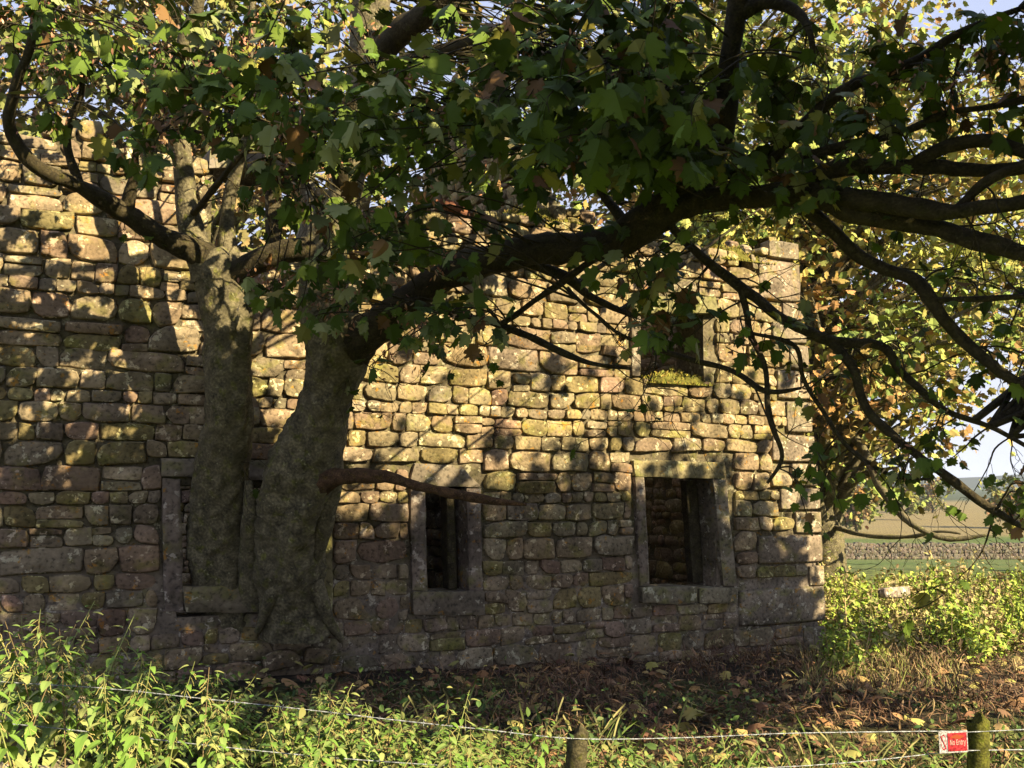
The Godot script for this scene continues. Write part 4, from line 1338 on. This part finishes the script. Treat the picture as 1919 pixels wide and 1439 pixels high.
func build_details() -> void:
	rng.seed = 501
	var mp := on_wall(1380, 488)
	moss_clump("thick yellow-green moss along the broken wall top by the corner", wall_pt(mp.x, mp.y + 0.03, -0.2), 1.05, 0.2, 0.42, 3)
	mp = on_wall(1272, 716)
	moss_clump("bright moss cushion on the sill of the dark upper opening", wall_pt(mp.x, mp.y + 0.0, -0.12), 0.8, 0.15, 0.34, 4)
	mp = on_wall(1035, 408)
	moss_clump("olive moss covering the wall top in front of the cross gable", wall_pt(mp.x, mp.y + 0.0, -0.2), 0.95, 0.18, 0.4, 5)
	mp = on_wall(1465, 1238)
	moss_clump("dark moss mound at the foot of the corner stones", wall_pt(mp.x, mp.y - 0.12, 0.12), 0.85, 0.2, 0.45, 6)
	mp = on_wall(850, 402)
	var tp := wall_pt(mp.x, mp.y, -0.1)
	loose_stone("loose_stone", "reddish slab lying loose on the wall top under the gable", tp, Vector3(0.42, 0.12, 0.22), Color(0.50, 0.22, 0.14), ROT + 0.4)
	var heap := [[45, 1330, 5.6, 0.34, 0.2], [15, 1345, 5.4, 0.22, 0.14], [110, 1300, 5.9, 0.36, 0.16], [135, 1425, 4.9, 0.26, 0.18], [70, 1432, 4.7, 0.2, 0.14], [40, 1400, 5.0, 0.24, 0.16], [180, 1435, 4.9, 0.2, 0.14]]
	var which := ["largest pale fallen stone in the nettle bank, under the upper wire", "small pale stone leaning on the largest fallen one", "broad flat fallen stone topping the heap in the nettles", "squarish pale stone low in the nettle bank under the lower wire", "smallest pale stone at the bottom of the nettle bank", "mid-sized pale stone between the heap's top and bottom", "small rounded pale stone at the edge of the nettle heap"]
	for e in heap:
		var p := atd(e[0], e[1], e[2])
		p.y = maxf(gy(p.x, p.z) - 0.03, p.y - e[4])
		loose_stone("fallen_stone", which.pop_front(), p, Vector3(e[3], e[4], e[3] * 0.7), tint(Color(0.66, 0.56, 0.42), 0.08), rr(-0.6, 0.6), "fallen stones in the nettles")
	# rubble that holds the heap up, buried in the bank
	var rub := [[560, 1168, 0.3, 0.11], [548, 1195, 0.24, 0.1], [600, 1190, 0.2, 0.09], [520, 1250, 0.32, 0.16], [585, 1240, 0.22, 0.14]]
	var which2 := ["long thin rubble block right under the sycamore's foot", "flat brown rubble block below the long thin one", "small rubble block beside the yellowish window jamb", "largest rubble block at the wall base below the sycamore", "squat rubble block at the wall base, next to the largest"]
	for e in rub:
		var q := on_wall(e[0], e[1])
		loose_stone("rubble_stone", which2.pop_front(), wall_pt(q.x, q.y, 0.06), Vector3(e[2], e[3], 0.2), tint(Color(0.42, 0.33, 0.22), 0.1), ROT + rr(-0.2, 0.2), "rubble under the sycamore's foot")
	# pale slab among the weeds
	var sp := atd(1672, 1122, 12.6)
	loose_stone("pale_slab", "pale hollowed stone slab lying in the sunlit weeds", sp, Vector3(0.36, 0.14, 0.25), Color(0.78, 0.68, 0.62), 0.15)
	var sg := Geo.new()
	# fence
	var fence := base_node("barbed_wire_fence")
	tag(fence, "two strands of barbed wire on weathered wooden stakes in front of the nettles", "fence")
	var posts := [[1830, 1352, 5.75, 21, "post_green"], [1080, 1372, 5.3, 20, "post_grey"], [-260, 1230, 4.7, 22, "post_grey"], [2250, 1340, 6.1, 20, "post_grey"]]
	for e in posts:
		var t := atd(e[0], e[1], e[2])
		var r: float = e[3] * e[2] / F
		var gr := gy(t.x, t.z) - 0.15
		var g := Geo.new()
		var path := []
		for k in 7:
			path.append(Vector4(t.x + 0.01 * sin(k * 1.3), lerpf(gr, t.y, k / 6.0), t.z, r * (1.0 + 0.03 * sin(k * 2.0))))
		path.append(Vector4(t.x, t.y + 0.006, t.z, r * 0.86))
		tube(g, path, 14, 0.12)
		put("post", g.commit(), M[e[4]], fence)
	var wires := [[[-260, 1252, 4.65], [0, 1277, 4.75], [200, 1290, 4.85], [380, 1309, 4.92], [560, 1328, 5.0], [740, 1349, 5.08], [900, 1366, 5.15], [1080, 1384, 5.24], [1290, 1382, 5.4], [1480, 1374, 5.5], [1757, 1370, 5.66], [1830, 1371, 5.68], [2250, 1350, 6.03]],
		[[-260, 1335, 4.65], [50, 1359, 4.75], [250, 1381, 4.82], [450, 1403, 4.9], [640, 1421, 5.0], [860, 1436, 5.12], [1080, 1446, 5.24], [1400, 1440, 5.42], [1600, 1428, 5.55], [1760, 1411, 5.66], [1830, 1406, 5.68], [2250, 1400, 6.03]]]
	for w in wires:
		var pts := []
		for e in w:
			var p := atd(e[0], e[1], e[2])
			pts.append(Vector4(p.x, p.y, p.z, 0.0016))
		var path := smooth_path(pts, 18)
		var g := Geo.new()
		for strand in 2:
			var tw := []
			for k in path.size():
				var q: Vector4 = path[k]
				tw.append(q + Vector4(0, 0.0015 * sin(k * 1.5 + strand * PI), 0.0015 * cos(k * 1.5 + strand * PI), 0))
			tube(g, tw, 5)
		var wo := put("wire", g.commit(), M.wire, fence)
		for k in range(6, path.size() - 4, 9):
			var q: Vector4 = path[k]
			var p := Vector3(q.x, q.y, q.z)
			var b := Geo.new()
			var a1 := rr(0, PI)
			for s in [0.0, 1.3]:
				var dd := Vector3(rr(-0.3, 0.3), sin(a1 + s), cos(a1 + s)) * 0.014
				tube(b, [Vector4(-dd.x, -dd.y, -dd.z, 0.0008), Vector4(0, 0, 0, 0.002), Vector4(dd.x, dd.y, dd.z, 0.0008)], 4)
			put("barb", b.commit(), M.wire, wo, Transform3D(Basis(), p))
	# sign between the two strands
	var c := [atd(1762, 1412, 5.6), atd(1757, 1371, 5.6), atd(1811, 1369, 5.6), atd(1815.5, 1408, 5.6)]
	var sc: Vector3 = (c[0] + c[1] + c[2] + c[3]) * 0.25
	var ux: Vector3 = ((c[3] - c[0]) + (c[2] - c[1])).normalized()
	var uy: Vector3 = ((c[1] - c[0]) + (c[2] - c[3])).normalized()
	var zz := ux.cross(uy).normalized()
	uy = zz.cross(ux)
	var W: float = ((c[3] - c[0]).length() + (c[2] - c[1]).length()) * 0.5
	var H: float = ((c[1] - c[0]).length() + (c[2] - c[3]).length()) * 0.5
	var sign := Node3D.new()
	sign.name = "no_entry_sign"
	add_child(sign)
	sign.transform = Transform3D(Basis(ux, uy, zz), sc)
	tag(sign, "small red and white sign reading No Entry, wired to the fence beside the mossy post", "sign")
	var bm := BoxMesh.new(); bm.size = Vector3(W, H, 0.004)
	put("panel", bm, M.white, sign)
	var rm := BoxMesh.new(); rm.size = Vector3(W * 0.66, H * 0.84, 0.002)
	put("red_panel", rm, M.red, sign, Transform3D(Basis(), Vector3(W * 0.135, 0, 0.0032)))
	var stain := Geo.new()
	for k in 13:
		var an := TAU * k / 12.0
		stain.add(Vector3(cos(an) * W * 0.22 * (1 + 0.3 * sin(k * 2.3)), sin(an) * H * 0.10 * (1 + 0.25 * cos(k * 1.9)), 0), Color(0.30, 0.06, 0.02))
	var mid := stain.add(Vector3.ZERO, Color(0.30, 0.06, 0.02))
	for k in 12: stain.tri(mid, k + 1, k)
	put("grime", stain.commit(), M.dry, sign, Transform3D(Basis(), Vector3(W * 0.12, H * 0.24, 0.0048)))
	var ringm := TorusMesh.new(); ringm.inner_radius = 0.82; ringm.outer_radius = 1.0; ringm.rings = 24; ringm.ring_segments = 6
	put("ring", ringm, M.red, sign, Transform3D(Basis(Vector3(W * 0.10, 0, 0), Vector3(0, 0, 0.006), Vector3(0, H * 0.36, 0)), Vector3(-W * 0.345, 0, 0.002)))
	var bar := BoxMesh.new(); bar.size = Vector3(W * 0.028, H * 0.66, 0.0016)
	put("bar", bar, M.red, sign, Transform3D(Basis(Vector3.BACK, 0.36), Vector3(-W * 0.345, 0, 0.0030)))
	var tm := TextMesh.new()
	tm.text = "No Entry"
	tm.font = SystemFont.new()
	tm.font.font_names = PackedStringArray(["Droid Sans"])
	tm.font_size = 32
	tm.pixel_size = W * 0.60 / 136.0
	tm.depth = 0.0012
	put("lettering", tm, M.faded, sign, Transform3D(Basis(Vector3(1, 0, 0), Vector3(0, 1.7, 0), Vector3(0, 0, 1)), Vector3(W * 0.135, -H * 0.02, 0.0052)))
	# dry stone wall across the pasture
	var fw := base_node("field_wall")
	tag(fw, "grey dry stone wall running across the green pasture", "wall")
	var g2 := Geo.new()
	for k in 430:
		for j in 5:
			var x := 14.0 + k * 0.115 * 1.0
			var z := -66.0 - 0.08 * k * 0.115
			var w := rr(0.12, 0.3)
			var col := tint(Color(0.34, 0.30, 0.26), 0.25)
			g2.merge(stone_geo(w, rr(0.16, 0.28), 0.4, col), Transform3D(Basis(Vector3.BACK, rr(-0.25, 0.25)), Vector3(x + rr(-0.08, 0.08), gy(x, z) + 0.1 + j * (0.19 + 0.035 * nz.get_noise_1d(x * 40)) + rr(-0.05, 0.05), z + rr(-0.04, 0.04))))
	var fo := put("stones", g2.commit(), M.stone, fw)
	fo.set_meta("kind", "stuff")

func _ready() -> void:
	rng.seed = 11
	nz.seed = 5
	nz.frequency = 0.01
	nz.fractal_octaves = 3
	# camera
	var cam := Camera3D.new()
	cam.name = "camera"
	add_child(cam)
	cam.fov = rad_to_deg(2.0 * atan(719.5 / F))
	cam.near = 0.05
	cam.far = 4000
	cam.position = EYE
	cam.rotation = Vector3(PITCH, 0, 0)
	cam_basis = Basis.from_euler(Vector3(PITCH, 0, 0))
	cam.current = true
	# sky and air
	var env := Environment.new()
	env.background_mode = Environment.BG_SKY
	var sm_ := ProceduralSkyMaterial.new()
	sm_.sky_top_color = Color(0.68, 0.74, 0.90)
	sm_.sky_horizon_color = Color(0.90, 0.91, 0.95)
	sm_.sky_curve = 0.2
	sm_.ground_bottom_color = Color(0.20, 0.19, 0.13)
	sm_.ground_horizon_color = Color(0.55, 0.58, 0.55)
	sm_.sun_angle_max = 1.0
	sm_.sky_energy_multiplier = 0.64
	sm_.ground_energy_multiplier = 0.64
	var sky := Sky.new()
	sky.sky_material = sm_
	env.sky = sky
	env.tonemap_mode = Environment.TONE_MAPPER_LINEAR
	env.tonemap_exposure = 3.3
	env.fog_enabled = true
	env.fog_density = 0.0002
	env.fog_light_color = Color(0.80, 0.86, 0.96)
	env.sdfgi_enabled = true
	env.ssao_enabled = true
	env.ssil_enabled = true
	var we := WorldEnvironment.new()
	we.name = "world_environment"
	we.environment = env
	add_child(we)
	var sun := DirectionalLight3D.new()
	sun.name = "sun"
	add_child(sun)
	sun.light_energy = 1.6
	sun.light_color = Color(1.0, 0.93, 0.77)
	sun.light_angular_distance = 0.5
	sun.shadow_enabled = true
	sun.look_at_from_position(SUN * 50.0, Vector3.ZERO)
	# the far corner of the front wall
	var cd := 12.0
	var cp := atd(1549, 1225, cd)
	WO = Vector3(cp.x, 0, cp.z)
	make_materials()
	print("materials ", Time.get_ticks_msec())
	build_ground()
	build_house()
	print("house ", Time.get_ticks_msec())
	rng.seed = 12
	build_sycamore()
	print("tree ", Time.get_ticks_msec())
	build_far_trees()
	print("far ", Time.get_ticks_msec())
	build_plants()
	build_details()
	print("done ", Time.get_ticks_msec())
